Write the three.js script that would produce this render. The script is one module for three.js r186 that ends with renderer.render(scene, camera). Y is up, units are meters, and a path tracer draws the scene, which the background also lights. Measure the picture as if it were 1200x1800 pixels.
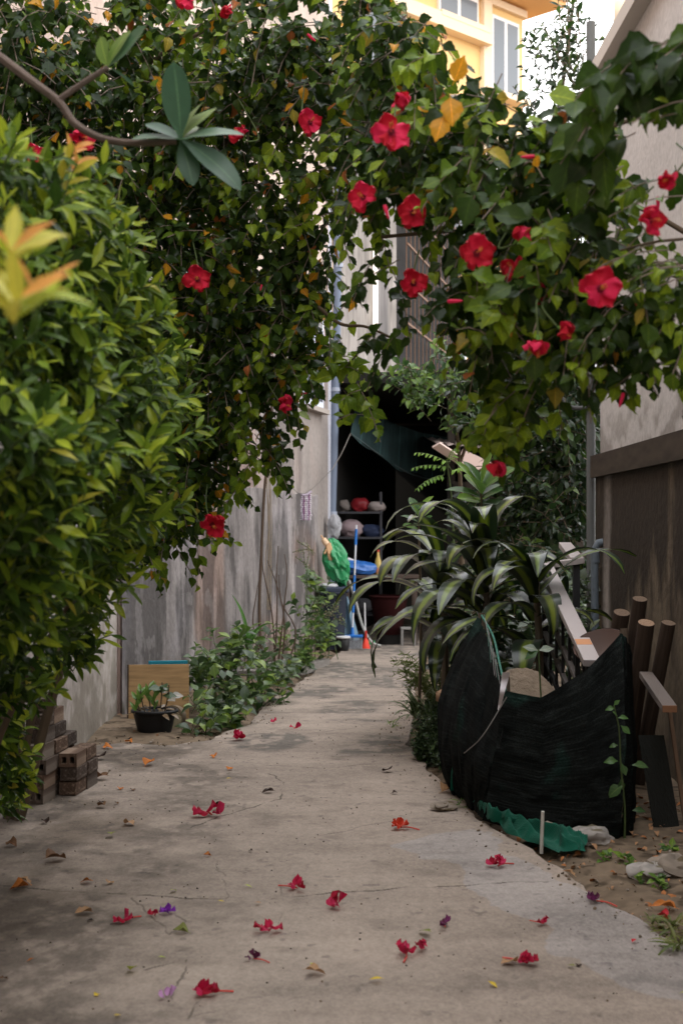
import * as THREE from 'three';
import { mergeGeometries, toCreasedNormals } from 'three/addons/utils/BufferGeometryUtils.js';
import { RoundedBoxGeometry } from 'three/addons/geometries/RoundedBoxGeometry.js';

// ------------------------------------------------------------------ camera, sky, sun, exposure
const F = 2473, HORIZON = 930, EYE = 1.5;             // focal length and eye line measured on the 1200 x 1800 photograph
const scene = new THREE.Scene();
const camera = new THREE.PerspectiveCamera(2 * Math.atan(900 / F) * 180 / Math.PI, 2 / 3, 0.1, 400);
camera.position.set(0, EYE, 0);
camera.lookAt(0, EYE, -10);
camera.setViewOffset(1200, 1800, 0, -30, 1200, 1800);  // lens shift keeps the walls upright
camera.focus = 8.5;
camera.userData.fStop = 3.6;
camera.updateProjectionMatrix();
{
  const w = 64, h = 32, d = new Float32Array(w * h * 4);
  for (let j = 0; j < h; j++) for (let i = 0; i < w; i++) {
    const e = Math.max(0, (j + 0.5) / h * 2 - 1), k = (j * w + i) * 4;   // 0 at the horizon, 1 overhead: a bright thinly overcast sky
    d[k] = 1.72 - 0.10 * e; d[k + 1] = 1.69 - 0.04 * e; d[k + 2] = 1.68 + 0.04 * e; d[k + 3] = 1;
  }
  const t = new THREE.DataTexture(d, w, h, THREE.RGBAFormat, THREE.FloatType);
  t.mapping = THREE.EquirectangularReflectionMapping; t.magFilter = THREE.LinearFilter; t.needsUpdate = true;
  scene.background = t; scene.environment = t;
}
const sun = new THREE.DirectionalLight(new THREE.Color(1, 0.88, 0.7), 4);
sun.position.set(-22, 19, 0); sun.target.position.set(0, 0, -8);   // behind the left house: the alley lies in its shade
sun.castShadow = true; sun.shadow.radius = 4; sun.shadow.mapSize.set(2048, 2048);
Object.assign(sun.shadow.camera, { left: -26, right: 26, top: 22, bottom: -22, near: 1, far: 80 });
scene.add(sun, sun.target);
const renderer = new THREE.WebGLRenderer({ antialias: true });
renderer.toneMapping = THREE.LinearToneMapping;
renderer.toneMappingExposure = 2.35;
renderer.shadowMap.enabled = true;

// ------------------------------------------------------------------ helpers
let seed = 12345;
const rnd = () => { seed |= 0; seed = seed + 0x6D2B79F5 | 0; let t = Math.imul(seed ^ seed >>> 15, 1 | seed); t = t + Math.imul(t ^ t >>> 7, 61 | t) ^ t; return ((t ^ t >>> 14) >>> 0) / 4294967296; };
const rr = (a, b) => a + (b - a) * rnd();
const reseed = s => { seed = s; };
const V = (x, y, z) => new THREE.Vector3(x, y, z);
const C = (r, g, b) => new THREE.Color().setRGB(r, g, b);
const P = (x, y, d) => V((x - 600) / F * d, EYE + (HORIZON - y) / F * d, -d);      // where a thing seen at (x, y) stands when it is d metres away
const G = (x, y) => { const d = EYE * F / (y - HORIZON); return V((x - 600) / F * d, 0, -d); };
const clamp = (x, a = 0, b = 1) => Math.min(b, Math.max(a, x));
const mix = (a, b, t) => a + (b - a) * t;
const ss = (a, b, x) => { const t = clamp((x - a) / (b - a)); return t * t * (3 - 2 * t); };
const TAB = new Float32Array(65536); reseed(777); for (let i = 0; i < 65536; i++) TAB[i] = rnd();
const hsh = (x, y) => TAB[(Math.imul(x, 73856093) ^ Math.imul(y, 19349663)) >>> 3 & 65535];
function vn(x, y) {
  const xi = Math.floor(x), yi = Math.floor(y); let u = x - xi, v = y - yi; u = u * u * (3 - 2 * u); v = v * v * (3 - 2 * v);
  const a = hsh(xi, yi), b = hsh(xi + 1, yi), c = hsh(xi, yi + 1), d = hsh(xi + 1, yi + 1);
  return a + (b - a) * u + (c - a) * v + (a - b - c + d) * u * v;
}
const fbm = (x, y, o = 4) => { let s = 0, a = 0.5, n = 0; for (let i = 0; i < o; i++) { s += a * vn(x, y); n += a; a *= 0.5; x = x * 2.03 + 17.1; y = y * 2.03 + 5.7; } return s / n; };
const enc = c => { c = clamp(c); return Math.round(255 * (c <= 0.0031308 ? 12.92 * c : 1.055 * Math.pow(c, 1 / 2.4) - 0.055)); };
function colorTex(w, h, fn, repeat) {                 // fn(u, v) returns linear [r, g, b]
  const d = new Uint8Array(w * h * 4);
  for (let j = 0; j < h; j++) for (let i = 0; i < w; i++) { const c = fn((i + 0.5) / w, (j + 0.5) / h), k = (j * w + i) * 4; d[k] = enc(c[0]); d[k + 1] = enc(c[1]); d[k + 2] = enc(c[2]); d[k + 3] = 255; }
  const t = new THREE.DataTexture(d, w, h); t.colorSpace = THREE.SRGBColorSpace; return fin(t, repeat);
}
function greyTex(w, h, fn, repeat) {
  const d = new Uint8Array(w * h * 4);
  for (let j = 0; j < h; j++) for (let i = 0; i < w; i++) { const c = Math.round(255 * clamp(fn((i + 0.5) / w, (j + 0.5) / h))), k = (j * w + i) * 4; d[k] = d[k + 1] = d[k + 2] = c; d[k + 3] = 255; }
  return fin(new THREE.DataTexture(d, w, h), repeat);
}
function fin(t, repeat) { t.magFilter = THREE.LinearFilter; t.minFilter = THREE.LinearMipmapLinearFilter; t.generateMipmaps = true; t.wrapS = t.wrapT = repeat ? THREE.RepeatWrapping : THREE.ClampToEdgeWrapping; t.needsUpdate = true; return t; }
const MS = (c, roughness = 0.8, o = {}) => new THREE.MeshPhysicalMaterial({ color: Array.isArray(c) ? C(...c) : c, roughness, specularIntensity: 0.35, side: THREE.DoubleSide, ...o });

const taken = {};
const numbered = n => { const k = taken[n] | 0; taken[n] = k + 1; return k ? `${n}_${String(k).padStart(3, '0')}` : n; };
const shade = m => { m.castShadow = m.receiveShadow = true; return m; };
function thing(name, label, category, pos = V(0, 0, 0), turn = 0, group) {
  const o = new THREE.Group(); o.name = numbered(name); o.position.copy(pos); o.rotation.y = turn; o.userData = { label, category };
  if (group) o.userData.group = group; scene.add(o); return o;
}
function part(parent, name, geo, mat, pos, rot) {
  const m = shade(new THREE.Mesh(geo, mat)); m.name = name; if (pos) m.position.copy(pos); if (rot) m.rotation.set(...rot); parent.add(m); return m;
}
function single(name, label, category, geo, mat, pos, rot, group) {
  const m = shade(new THREE.Mesh(geo, mat)); m.name = numbered(name); if (pos) m.position.copy(pos); if (rot) m.rotation.set(...rot);
  m.userData = { label, category }; if (group) m.userData.group = group; scene.add(m); return m;
}
function struct(name, geo, mat, label) { const m = shade(new THREE.Mesh(geo, mat)); m.name = numbered(name); m.userData = { kind: 'structure', label: label || name.replace(/_/g, ' '), category: name.replace(/_/g, ' ') }; scene.add(m); return m; }
const box = (w, h, d, r = 0.004) => new RoundedBoxGeometry(w, h, d, 1, Math.min(r, w / 3, h / 3, d / 3));
function tube(pts, r, seg = 12, rad = 6, r1) {        // tapered tube through points
  const c = new THREE.CatmullRomCurve3(pts), g = new THREE.TubeGeometry(c, seg, r, rad, false);
  if (r1 !== undefined) { const p = g.attributes.position, q = V(0, 0, 0), v = V(0, 0, 0); for (let i = 0; i <= seg; i++) { c.getPointAt(i / seg, q); const k = mix(1, r1 / r, i / seg); for (let j = 0; j <= rad; j++) { const n = i * (rad + 1) + j; v.fromBufferAttribute(p, n).sub(q).multiplyScalar(k).add(q); p.setXYZ(n, v.x, v.y, v.z); } } g.computeVertexNormals(); }
  return g;
}
const lathe = (pts, n = 24) => new THREE.LatheGeometry(pts.map(p => new THREE.Vector2(p[0], p[1])), n);
function patch(nu, nv, fn) {                          // surface from fn(u, v) -> Vector3
  const pos = [], uv = [], idx = [];
  for (let j = 0; j <= nv; j++) for (let i = 0; i <= nu; i++) { const p = fn(i / nu, j / nv); pos.push(p.x, p.y, p.z); uv.push(i / nu, j / nv); }
  for (let j = 0; j < nv; j++) for (let i = 0; i < nu; i++) { const a = j * (nu + 1) + i; idx.push(a, a + 1, a + nu + 2, a, a + nu + 2, a + nu + 1); }
  const g = new THREE.BufferGeometry(); g.setAttribute('position', new THREE.Float32BufferAttribute(pos, 3)); g.setAttribute('uv', new THREE.Float32BufferAttribute(uv, 2)); g.setIndex(idx); g.computeVertexNormals(); return g;
}
function lump(r, sx, sy, sz, rough, s, detail = 3) {  // an uneven closed lump: stones, bags, clods
  const g = new THREE.IcosahedronGeometry(r, detail), p = g.attributes.position, v = V(0, 0, 0);
  for (let i = 0; i < p.count; i++) { v.fromBufferAttribute(p, i); const n = v.clone().normalize(); const k = 1 + rough * (fbm(n.x * 2 + s, n.y * 2 + n.z * 2.3 + s * 1.7, 3) - 0.5) * 2; p.setXYZ(i, v.x * k * sx, v.y * k * sy, v.z * k * sz); }
  g.deleteAttribute('normal'); return toCreasedNormals(g, 0.9);
}
const alignY = (dir) => new THREE.Quaternion().setFromUnitVectors(V(0, 1, 0), dir.clone().normalize());
function bar(a, b, w, t) {                            // a straight rectangular bar between two points
  const L = a.distanceTo(b), g = new THREE.BoxGeometry(w, L, t); const y = b.clone().sub(a).normalize(), x = V(1, 0, 0).addScaledVector(y, -y.x).normalize(), z = x.clone().cross(y);
  g.applyMatrix4(new THREE.Matrix4().makeBasis(x, y, z).setPosition(a.clone().add(b).multiplyScalar(0.5))); return g;
}
console.log('helpers done');

// ------------------------------------------------------------------ leaves and twigs
const profiles = {
  ovate: t => t < 0.14 ? 0.05 : Math.pow(Math.sin(Math.PI * Math.pow((t - 0.14) / 0.86, 0.78)), 1.12),
  lance: t => t < 0.06 ? 0.08 : Math.pow(Math.sin(Math.PI * Math.pow((t - 0.06) / 0.94, 0.85)), 0.9),
  obov: t => t < 0.05 ? 0.1 : Math.pow(Math.sin(Math.PI * Math.pow((t - 0.05) / 0.95, 1.18)), 0.58),
};
function leafGeo({ profile = 'ovate', rows = 7, width = 0.62, fold = 0.3, curl = 0.6, teeth = 0, wave = 0, twist = 0, ph = 0 }) {
  const pr = profiles[profile], pos = [], uv = [], idx = [];
  for (let i = 0; i <= rows; i++) {
    const t = i / rows, th = curl * t, y = Math.abs(curl) < 1e-3 ? t : Math.sin(th) / curl, z = Math.abs(curl) < 1e-3 ? 0 : -(1 - Math.cos(th)) / curl;
    let w = Math.max(0.012, pr(t) * width / 2); if (teeth && i % 2 && t > 0.3) w *= 1 + teeth;
    const zz = fold * w, s = wave * Math.sin(t * 9 + ph), tw = twist * t;
    for (const k of [-1, 0, 1]) { const lx = k * w, lz = (k ? zz + s * k * w * 2 : 0); pos.push(lx * Math.cos(tw) - lz * Math.sin(tw) * 0.5, y - (teeth && k && i % 2 ? -0.02 : 0), z + lz + lx * Math.sin(tw)); uv.push(0.5 + k * 0.5, t); }
    if (i < rows) { const a = i * 3; idx.push(a, a + 1, a + 4, a, a + 4, a + 3, a + 1, a + 2, a + 5, a + 1, a + 5, a + 4); }
  }
  const g = new THREE.BufferGeometry(); g.setAttribute('position', new THREE.Float32BufferAttribute(pos, 3)); g.setAttribute('uv', new THREE.Float32BufferAttribute(uv, 2)); g.setIndex(idx); g.computeVertexNormals(); return g;
}
const leafMap = (veins, con, s) => colorTex(64, 128, (u, v) => {
  const a = Math.abs(u - 0.5) * 2; let k = 0.86 + 0.2 * fbm(u * 5 + s, v * 9 + s, 3);
  const side = Math.abs(((v - a * 0.28) * veins) % 1 - 0.5) * 2; k += con * 0.35 * ss(0.75, 1, side) * (1 - a * 0.5);
  const mid = 1 - ss(0.03, 0.1, a); const e = 0.46; return [e * k * (1 + mid * con * 0.9), e * k * (1 + mid * con * 0.6), e * k * (1 + mid * con * 0.5)];
});
const mapBroad = leafMap(6, 0.9, 3), mapLance = leafMap(10, 0.6, 9), mapPlume = leafMap(16, 1.3, 5);
const leafMat = (c, map, o = {}) => MS(c.map(x => 2 * x), 0.92, { map,   // the maps average one half
  transmission: 0.4, thickness: 0, clearcoat: 0.38, clearcoatRoughness: 0.2, ior: 1.4, specularIntensity: 0.15, ...o });
let clumpShift = 0; const sets = [];
class Leaves {
  constructor(owner, geos, tints, map, o = {}) { Object.assign(this, { owner, geos, tints, map, name: 'leaf', most: 290, list: [], o }, o.set || {}); delete this.o.set; sets.push(this); }
  add(pos, dir, normal, size, variant, tint) {
    const y = dir.clone().normalize(), z = normal.clone().addScaledVector(y, -normal.dot(y)); if (z.lengthSq() < 1e-4) z.set(y.y, -y.x, 0.1).addScaledVector(y, -(y.y * y.x - y.x * y.y + 0.1 * y.z)); z.normalize();
    const x = y.clone().cross(z); this.list.push({ m: new THREE.Matrix4().makeBasis(x, y, z).scale(V(size, size, size)).setPosition(pos), pos, y, size, variant: variant % this.geos.length, tint: tint % this.tints.length, seen: 0 });
  }
}
const proj = p => { const d = -p.z; return d < 0.3 ? null : [600 + p.x / d * F, HORIZON - (p.y - EYE) / d * F, d]; };
function finishLeaves() {
  const cell = 9, W = Math.ceil(1200 / cell), H = Math.ceil(1800 / cell), near = new Float32Array(W * H).fill(1e9), who = new Array(W * H).fill(null);
  for (const s of sets) for (const l of s.list) for (const t of [0.25, 0.45, 0.65, 0.85]) {
    const q = proj(l.pos.clone().addScaledVector(l.y, l.size * t)); if (!q || q[0] < 0 || q[0] >= 1200 || q[1] < 0 || q[1] >= 1800) continue;
    const k = Math.floor(q[1] / cell) * W + Math.floor(q[0] / cell); if (q[2] < near[k]) { near[k] = q[2]; who[k] = l; }
  }
  for (const l of who) if (l) l.seen++;
  let n1 = 0, n2 = 0;
  for (const s of sets) {
    const base = s.owner.matrixWorld.identity() && s.owner.position, few = s.list.length <= s.most + 20;
    const order = s.list.slice().sort((a, b) => b.seen * b.size - a.seen * a.size); const own = new Set(few ? order : order.filter(l => l.seen > 0).slice(0, s.most));
    const mats = s.tints.map(t => leafMat(t, s.map, s.o)), pos = [], nor = [], uv = [], col = [], idx = [], v = V(0, 0, 0), nm = new THREE.Matrix3();
    for (const l of s.list) {
      const m = l.m.clone(); m.elements[12] -= base.x; m.elements[13] -= base.y; m.elements[14] -= base.z; const g = s.geos[l.variant];
      if (own.has(l)) { const o = part(s.owner, s.name, g, mats[l.tint]); m.decompose(o.position, o.quaternion, o.scale); n1++; continue; }
      n2++; const o = pos.length / 3, p = g.attributes.position, n = g.attributes.normal, u = g.attributes.uv, c = s.tints[l.tint]; nm.getNormalMatrix(m);
      for (let i = 0; i < p.count; i++) { v.fromBufferAttribute(p, i).applyMatrix4(m); pos.push(v.x, v.y, v.z); v.fromBufferAttribute(n, i).applyMatrix3(nm).normalize(); nor.push(v.x, v.y, v.z); uv.push(u.getX(i), u.getY(i)); col.push(c[0], c[1], c[2]); }
      for (const i of g.index.array) idx.push(i + o);
    }
    if (idx.length) {
      const g = new THREE.BufferGeometry(); for (const [k, a, w] of [['position', pos, 3], ['normal', nor, 3], ['uv', uv, 2], ['color', col, 3]]) g.setAttribute(k, new THREE.Float32BufferAttribute(a, w)); g.setIndex(idx);
      const o = part(s.owner, 'foliage', g, leafMat([1, 1, 1], s.map, { ...s.o, vertexColors: true })); o.userData.kind = 'stuff';
    }
  }
  console.log('leaves apart', n1, 'leaves joined', n2);
}
const bark = MS([0.10, 0.075, 0.05], 0.9), greenStem = MS([0.07, 0.10, 0.035], 0.7), greyBark = MS([0.2, 0.16, 0.13], 0.9);
// a leafy shoot: leaves set spirally along a drooping stem
function shoot(L, stems, p0, dir, len, n, size, { droop = 0.3, lift = 0.35, out = 0.9, face = V(0.1, 0.8, 0.6), pick, start = 0.12, tip = 0.75, jitter = 0.5, stemR = 0.0025 } = {}) {
  const d = dir.clone().normalize(), p1 = p0.clone().addScaledVector(d, len * 0.55), p2 = p0.clone().addScaledVector(d, len).add(V(0, -droop * len, 0));
  const c = new THREE.QuadraticBezierCurve3(p0, p1, p2); if (stems) { const g = new THREE.TubeGeometry(c, 3, stemR, 3); stems.push(g); }
  let a = rr(0, 6.28);
  for (let i = 0; i < n; i++) {
    const t = mix(start, 1, (i + rr(0, 0.6)) / n), q = c.getPoint(Math.min(1, t)), tan = c.getTangent(Math.min(1, t)); a += 2.4;
    const s1 = V(tan.z + 0.01, 0.02, -tan.x + 0.3).cross(tan).normalize(), s2 = tan.clone().cross(s1).normalize();
    const rad = s1.multiplyScalar(Math.cos(a)).addScaledVector(s2, Math.sin(a));
    const ld = rad.multiplyScalar(out).addScaledVector(tan, mix(0.35, 0.9, t)).add(V(0, -lift, 0)).normalize();
    const nn = face.clone().add(V(rr(-1, 1), rr(-1, 1), rr(-1, 1)).multiplyScalar(jitter));
    const [tint, variant] = pick(t);
    L.add(q, ld, nn, size * rr(0.7, 1.15) * (t > 0.85 ? tip : 1), variant, tint);
  }
}
const inBall = () => { let v; do v = V(rr(-1, 1), rr(-1, 1), rr(-1, 1)); while (v.lengthSq() > 1); return v; };
const joined = list => mergeGeometries(list.map(g => { const h = g.index ? g : g; for (const k of Object.keys(h.attributes)) if (!['position', 'normal', 'uv'].includes(k)) h.deleteAttribute(k); return h; }));

// ------------------------------------------------------------------ ground and path
const pathEdge = [[-6, -6], [-6, 6.9], [-1.95, 7.4], [-1.62, 7.85], [-1.6, 8.6], [-1.76, 9.3], [-1.74, 9.75], [-1.5, 9.9], [-1.22, 9.75], [-0.95, 10.0], [-0.72, 10.8], [-0.62, 12.2], [-0.42, 13.7], [-0.2, 15.5], [0, 17.25], [-0.12, 18.4], [-0.1, 19], [1.05, 25.2], [4.2, 25.2], [3.4, 21.5], [1.35, 20.6], [0.95, 16.9], [0.68, 13.5], [0.55, 11.2], [0.45, 9.8], [0.52, 8.9], [0.66, 8.0], [0.72, 7.25], [0.9, 6.6], [1.02, 5.75], [1.22, 5.1], [1.55, 4.5], [1.86, 3.6], [1.88, -6]];
const rawEdge = [];
for (let i = 0; i < pathEdge.length; i++) { const a = pathEdge[i], b = pathEdge[(i + 1) % pathEdge.length], n = Math.max(1, Math.round(Math.hypot(b[0] - a[0], b[1] - a[1]) / 0.09)); for (let k = 0; k < n; k++) { const x = mix(a[0], b[0], k / n), d = mix(a[1], b[1], k / n); rawEdge.push([x + 0.09 * (fbm(x * 5 + 3, d * 5, 3) - 0.5), d + 0.09 * (fbm(x * 5, d * 5 + 40, 3) - 0.5)]); } }
const onPath = (x, d) => { let c = false; for (let i = 0, j = pathEdge.length - 1; i < pathEdge.length; j = i++) { const [xi, yi] = pathEdge[i], [xj, yj] = pathEdge[j]; if ((yi > d) !== (yj > d) && x < (xj - xi) * (d - yi) / (yj - yi) + xi) c = !c; } return c; };
const toEdge = (x, d) => { let m = 9; for (let i = 0, j = pathEdge.length - 1; i < pathEdge.length; j = i++) { const [ax, ay] = pathEdge[j], [bx, by] = pathEdge[i], l = (bx - ax) ** 2 + (by - ay) ** 2, t = clamp(((x - ax) * (bx - ax) + (d - ay) * (by - ay)) / l); m = Math.min(m, Math.hypot(x - ax - t * (bx - ax), d - ay - t * (by - ay))); } return m; };
const soilHeight = (x, d) => { if (onPath(x, d)) return -0.05; const e = toEdge(x, d); return -0.05 + 0.04 * ss(0, 0.12, e) + 0.05 * ss(0.1, 0.5, e) * (fbm(x * 3, d * 3, 3)) + 0.025 * (fbm(x * 14, d * 14, 2) - 0.5) * ss(0, 0.1, e); };
{
  const xs = [-160, -60, -20, -8, -4], ds = [-160, -40, -10, 0]; for (let x = -3; x <= 3.001; x += 0.07) xs.push(x); xs.push(4, 8, 20, 60, 160); for (let d = 3; d <= 16; d += 0.07) ds.push(d); for (let d = 16.3; d < 27; d += 0.5) ds.push(d); ds.push(40, 80, 160, 300);
  const pos = [], uv = [], idx = [], n = xs.length;
  for (const d of ds) for (const x of xs) { const y = Math.abs(x) < 3.1 && d >= 3 && d < 27 ? soilHeight(x, d) : -0.04; pos.push(x, y, -d); uv.push(x / 2.2, d / 2.2); }
  for (let j = 0; j < ds.length - 1; j++) for (let i = 0; i < n - 1; i++) { const a = j * n + i; idx.push(a, a + 1, a + n + 1, a, a + n + 1, a + n); }
  const g = new THREE.BufferGeometry(); g.setAttribute('position', new THREE.Float32BufferAttribute(pos, 3)); g.setAttribute('uv', new THREE.Float32BufferAttribute(uv, 2)); g.setIndex(idx); g.computeVertexNormals();
  const map = colorTex(512, 512, (u, v) => { const a = fbm(u * 9, v * 9, 5), b = fbm(u * 60, v * 60, 2), c = ss(0.55, 0.7, fbm(u * 22 + 9, v * 22, 3)); const k = 0.55 + 0.7 * a + 0.5 * (b - 0.5); return [mix(0.16, 0.07, c) * k, mix(0.118, 0.05, c) * k, mix(0.08, 0.032, c) * k]; }, true);
  struct('ground', g, MS([1, 1, 1], 0.95, { map, bumpMap: map, bumpScale: 0.01 }), 'bare brown soil beside the concrete path');
}
{
  const N = 2048, X0 = -3, X1 = 3, D0 = 3, D1 = 22, mask = new Float32Array(N * N);
  const stamp = (x, d, w, a) => { const i0 = (x - X0) / (X1 - X0) * N, j0 = (d - D0) / (D1 - D0) * N, ri = w / (X1 - X0) * N, rj = Math.max(0.8, w / (D1 - D0) * N); for (let j = Math.floor(j0 - rj); j <= j0 + rj; j++) for (let i = Math.floor(i0 - ri); i <= i0 + ri; i++) if (i >= 0 && j >= 0 && i < N && j < N && ((i - i0) / ri) ** 2 + ((j - j0) / rj) ** 2 <= 1) mask[j * N + i] = Math.max(mask[j * N + i], a); };
  const crack = (pts, w = 0.006, a = 1) => { const q = pts.map(p => G(...p)); for (let i = 0; i < q.length - 1; i++) { const n = Math.ceil(q[i].distanceTo(q[i + 1]) / 0.004); for (let k = 0; k < n; k++) { const p = q[i].clone().lerp(q[i + 1], k / n), jx = 0.05 * (fbm(p.x * 9, p.z * 9 + 5, 4) - 0.5), jz = 0.07 * (fbm(p.x * 8 + 9, p.z * 8, 4) - 0.5), s = fbm(p.x * 7 + i, p.z * 7, 3); if (s > 0.42) stamp(p.x + jx, -p.z + jz, w * (0.3 + 1.6 * (s - 0.36)), a * 0.8 * clamp((s - 0.38) * 5)); } } };
  crack([[-40, 1552], [120, 1566], [330, 1580], [480, 1580], [640, 1566], [860, 1553], [960, 1550]], 0.009);
  crack([[335, 1455], [365, 1443], [430, 1424], [490, 1405], [500, 1375], [470, 1360]], 0.006);
  crack([[400, 1583], [392, 1540], [365, 1500], [370, 1470], [345, 1455]], 0.004, 0.45);
  crack([[230, 1580], [300, 1640], [330, 1620], [300, 1600]], 0.005, 0.7);
  crack([[255, 1705], [330, 1690], [300, 1760], [330, 1790], [360, 1740]], 0.005, 0.8);
  crack([[400, 1360], [470, 1345], [560, 1350], [700, 1340]], 0.005, 0.7);
  crack([[800, 1400], [840, 1420]], 0.006); crack([[480, 1650], [500, 1590], [495, 1560]], 0.004, 0.6);
  crack([[560, 1470], [700, 1440], [790, 1436]], 0.004, 0.5); crack([[330, 1790], [420, 1770], [560, 1745]], 0.005, 0.5); crack([[540, 1290], [700, 1270]], 0.006, 0.6); crack([[560, 1210], [720, 1200]], 0.007, 0.7);
  const rep = [G(1200, 1640), G(1060, 1590), G(900, 1490), G(820, 1460), G(700, 1480), G(830, 1560), G(960, 1640), G(1150, 1760), G(1260, 1760)].map(p => [p.x, -p.z]);
  const inRep = (x, d) => { let c = false; for (let i = 0, j = rep.length - 1; i < rep.length; j = i++) if ((rep[i][1] > d) !== (rep[j][1] > d) && x < (rep[j][0] - rep[i][0]) * (d - rep[i][1]) / (rep[j][1] - rep[i][1]) + rep[i][0]) c = !c; return c; };
  const stains = [[690, 1315, 0.35], [640, 1245, 0.45], [700, 1195, 0.5], [610, 1175, 0.6], [680, 1140, 1.1], [560, 1215, 0.35], [700, 1105, 1.6], [480, 1300, 0.25]].map(([a, b, r]) => { const q = G(a, b); return [q.x, -q.z, r]; });  // dark spots: mossy stains, and carport shade towards the far end
  const map = colorTex(N, N, (u, v) => {
    const x = mix(X0, X1, u), d = mix(D0, D1, v), m = mask[Math.min(N - 1, Math.floor(v * N)) * N + Math.min(N - 1, Math.floor(u * N))];
    const big = fbm(x * 0.9 + 4, d * 0.8, 4), mid = fbm(x * 4, d * 3.2, 4), fine = fbm(x * 38, d * 30, 2), grit = hsh(Math.floor(u * N), Math.floor(v * N));
    const drag = fbm(x * 1.4 + 9, d * 6.5, 4); let k = 0.76 + 0.42 * (big - 0.5) + 0.2 * (mid - 0.5) + 0.34 * (drag - 0.5) + 0.16 * (fine - 0.5) + 0.16 * (grit - 0.5) + 0.2 * (vn(x * 110, d * 80) - 0.5);
    let r = 0.365 * k, g = 0.30 * k, b = 0.247 * k;
    const j = 0.12 * (mid - 0.5), r1 = inRep(x + j * 2, d + j * 3) ? 1 : 0; if (r1) { r = mix(r, 0.38 * k, 0.75); g = mix(g, 0.345 * k, 0.75); b = mix(b, 0.325 * k, 0.75); }
    let stainShade = 0; const dn = fbm(x * 2.4 + 20, d * 1.5 + 3, 5) - 0.5, dn2 = fbm(x * 1.2, d * 5 + 8, 4) - 0.5; for (const [px, pd, pr] of stains) stainShade = Math.max(stainShade, ss(1.15, 0.5, Math.hypot((x - px), (d - pd) * 0.6) / pr + 2.2 * dn + 1.2 * dn2)); stainShade *= ss(0.25, 0.62, fbm(x * 13 + 5, d * 9, 4)); r *= 1 - 0.52 * stainShade; g *= 1 - 0.49 * stainShade; b *= 1 - 0.47 * stainShade;   // mossy stains on the far slabs, with carport shade painted in
    const blot = ss(0.6, 0.82, fbm(x * 5 + 50, d * 6, 4)); r *= 1 - 0.22 * blot; g *= 1 - 0.22 * blot; b *= 1 - 0.22 * blot; const dampShade = ss(0.34, 0.7, fbm(x * 2.6 + 70, d * 3.4, 5) + 0.35 * ss(-0.35, -1.1, x) - 0.3 * ss(5.45, 5.75, d + 0.3 * (mid - 0.5))) * ss(-0.15, -0.7, x + 0.5 * (drag - 0.5)); { const wg = dampShade * ss(0.22, 0.6, fbm(x * 15 + 2, d * 11 + 6, 4)); r *= 1 - 0.46 * wg; g *= 1 - 0.46 * wg; b *= 1 - 0.46 * wg; }   // damp mossy slab left of the long joint, with bush shade painted in
   
    const spot = ss(0.74, 0.84, fbm(x * 19 + 7, d * 14, 3)); r *= 1 - 0.3 * spot; g *= 1 - 0.3 * spot; b *= 1 - 0.28 * spot;
    const grime = ss(0.5, 0.75, fbm(x * 2.2 - 7, d * 1.7 + 60, 4)) * ss(-0.5, -1.4, x); r *= 1 - 0.4 * grime; g *= 1 - 0.42 * grime; b *= 1 - 0.45 * grime;  // darker towards the left: dirt, with bush shade in the colour
    return [mix(r, 0.055, m), mix(g, 0.045, m), mix(b, 0.035, m)];
  }, true);
  const bump = greyTex(1024, 1024, (u, v) => { const x = mix(X0, X1, u), d = mix(D0, D1, v); return 0.5 + 0.3 * (fbm(x * 5, d * 4, 3) - 0.5) + 0.25 * (fbm(x * 40, d * 32, 2) - 0.5) - 0.5 * mask[Math.floor(v * N) * N + Math.floor(u * N)]; }, true);
  const shape = new THREE.Shape(rawEdge.map(p => new THREE.Vector2(p[0], p[1])));
  const g = new THREE.ExtrudeGeometry(shape, { depth: 0.06, bevelEnabled: true, bevelSize: 0.006, bevelThickness: 0.006, bevelSegments: 1, steps: 1 });
  const p = g.attributes.position, uv = g.attributes.uv; for (let i = 0; i < p.count; i++) { const x = p.getX(i), d = p.getY(i), h = p.getZ(i); p.setXYZ(i, x, h - 0.066, -d); uv.setXY(i, (x - X0) / (X1 - X0), (d - D0) / (D1 - D0)); }
  const ix = []; for (let i = 0; i < p.count; i += 3) ix.push(i, i + 1, i + 2); g.setIndex(ix); g.computeVertexNormals();
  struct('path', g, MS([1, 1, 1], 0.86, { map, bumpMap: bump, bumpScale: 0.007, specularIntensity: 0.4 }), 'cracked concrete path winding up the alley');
}
console.log('ground done');

// ------------------------------------------------------------------ buildings
function slab(w, h, d) { const g = new THREE.BoxGeometry(w, h, d); g.translate(w / 2, h / 2, -d / 2); return g; }  // front face in the plane z = 0
const plasterBump = greyTex(512, 512, (u, v) => 0.5 + 0.7 * (fbm(u * 24, v * 24, 4) - 0.5) + 0.2 * (hsh(u * 512 | 0, v * 512 | 0) - 0.5), true);
const pb = (w, h) => { const t = plasterBump.clone(); t.repeat.set(w, h); t.needsUpdate = true; return t; };
const streak = (x, y, s) => { const w = x + 0.10 * fbm(y * 1.4 + s, x * 2, 3); return 0.5 * fbm(w * 2.1 + s, y * 0.9 + s, 4) + 0.3 * fbm(w * 5.5 + s, y * 0.8 + s, 4) + 0.2 * fbm(w * 14 + s, y * 2.6, 4); };
const dark = MS([0.05, 0.042, 0.036], 0.9), shadeBlack = MS([0.013, 0.012, 0.011], 0.95);  // near-black, mainly for the carport: interior shade put into the colour
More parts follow.
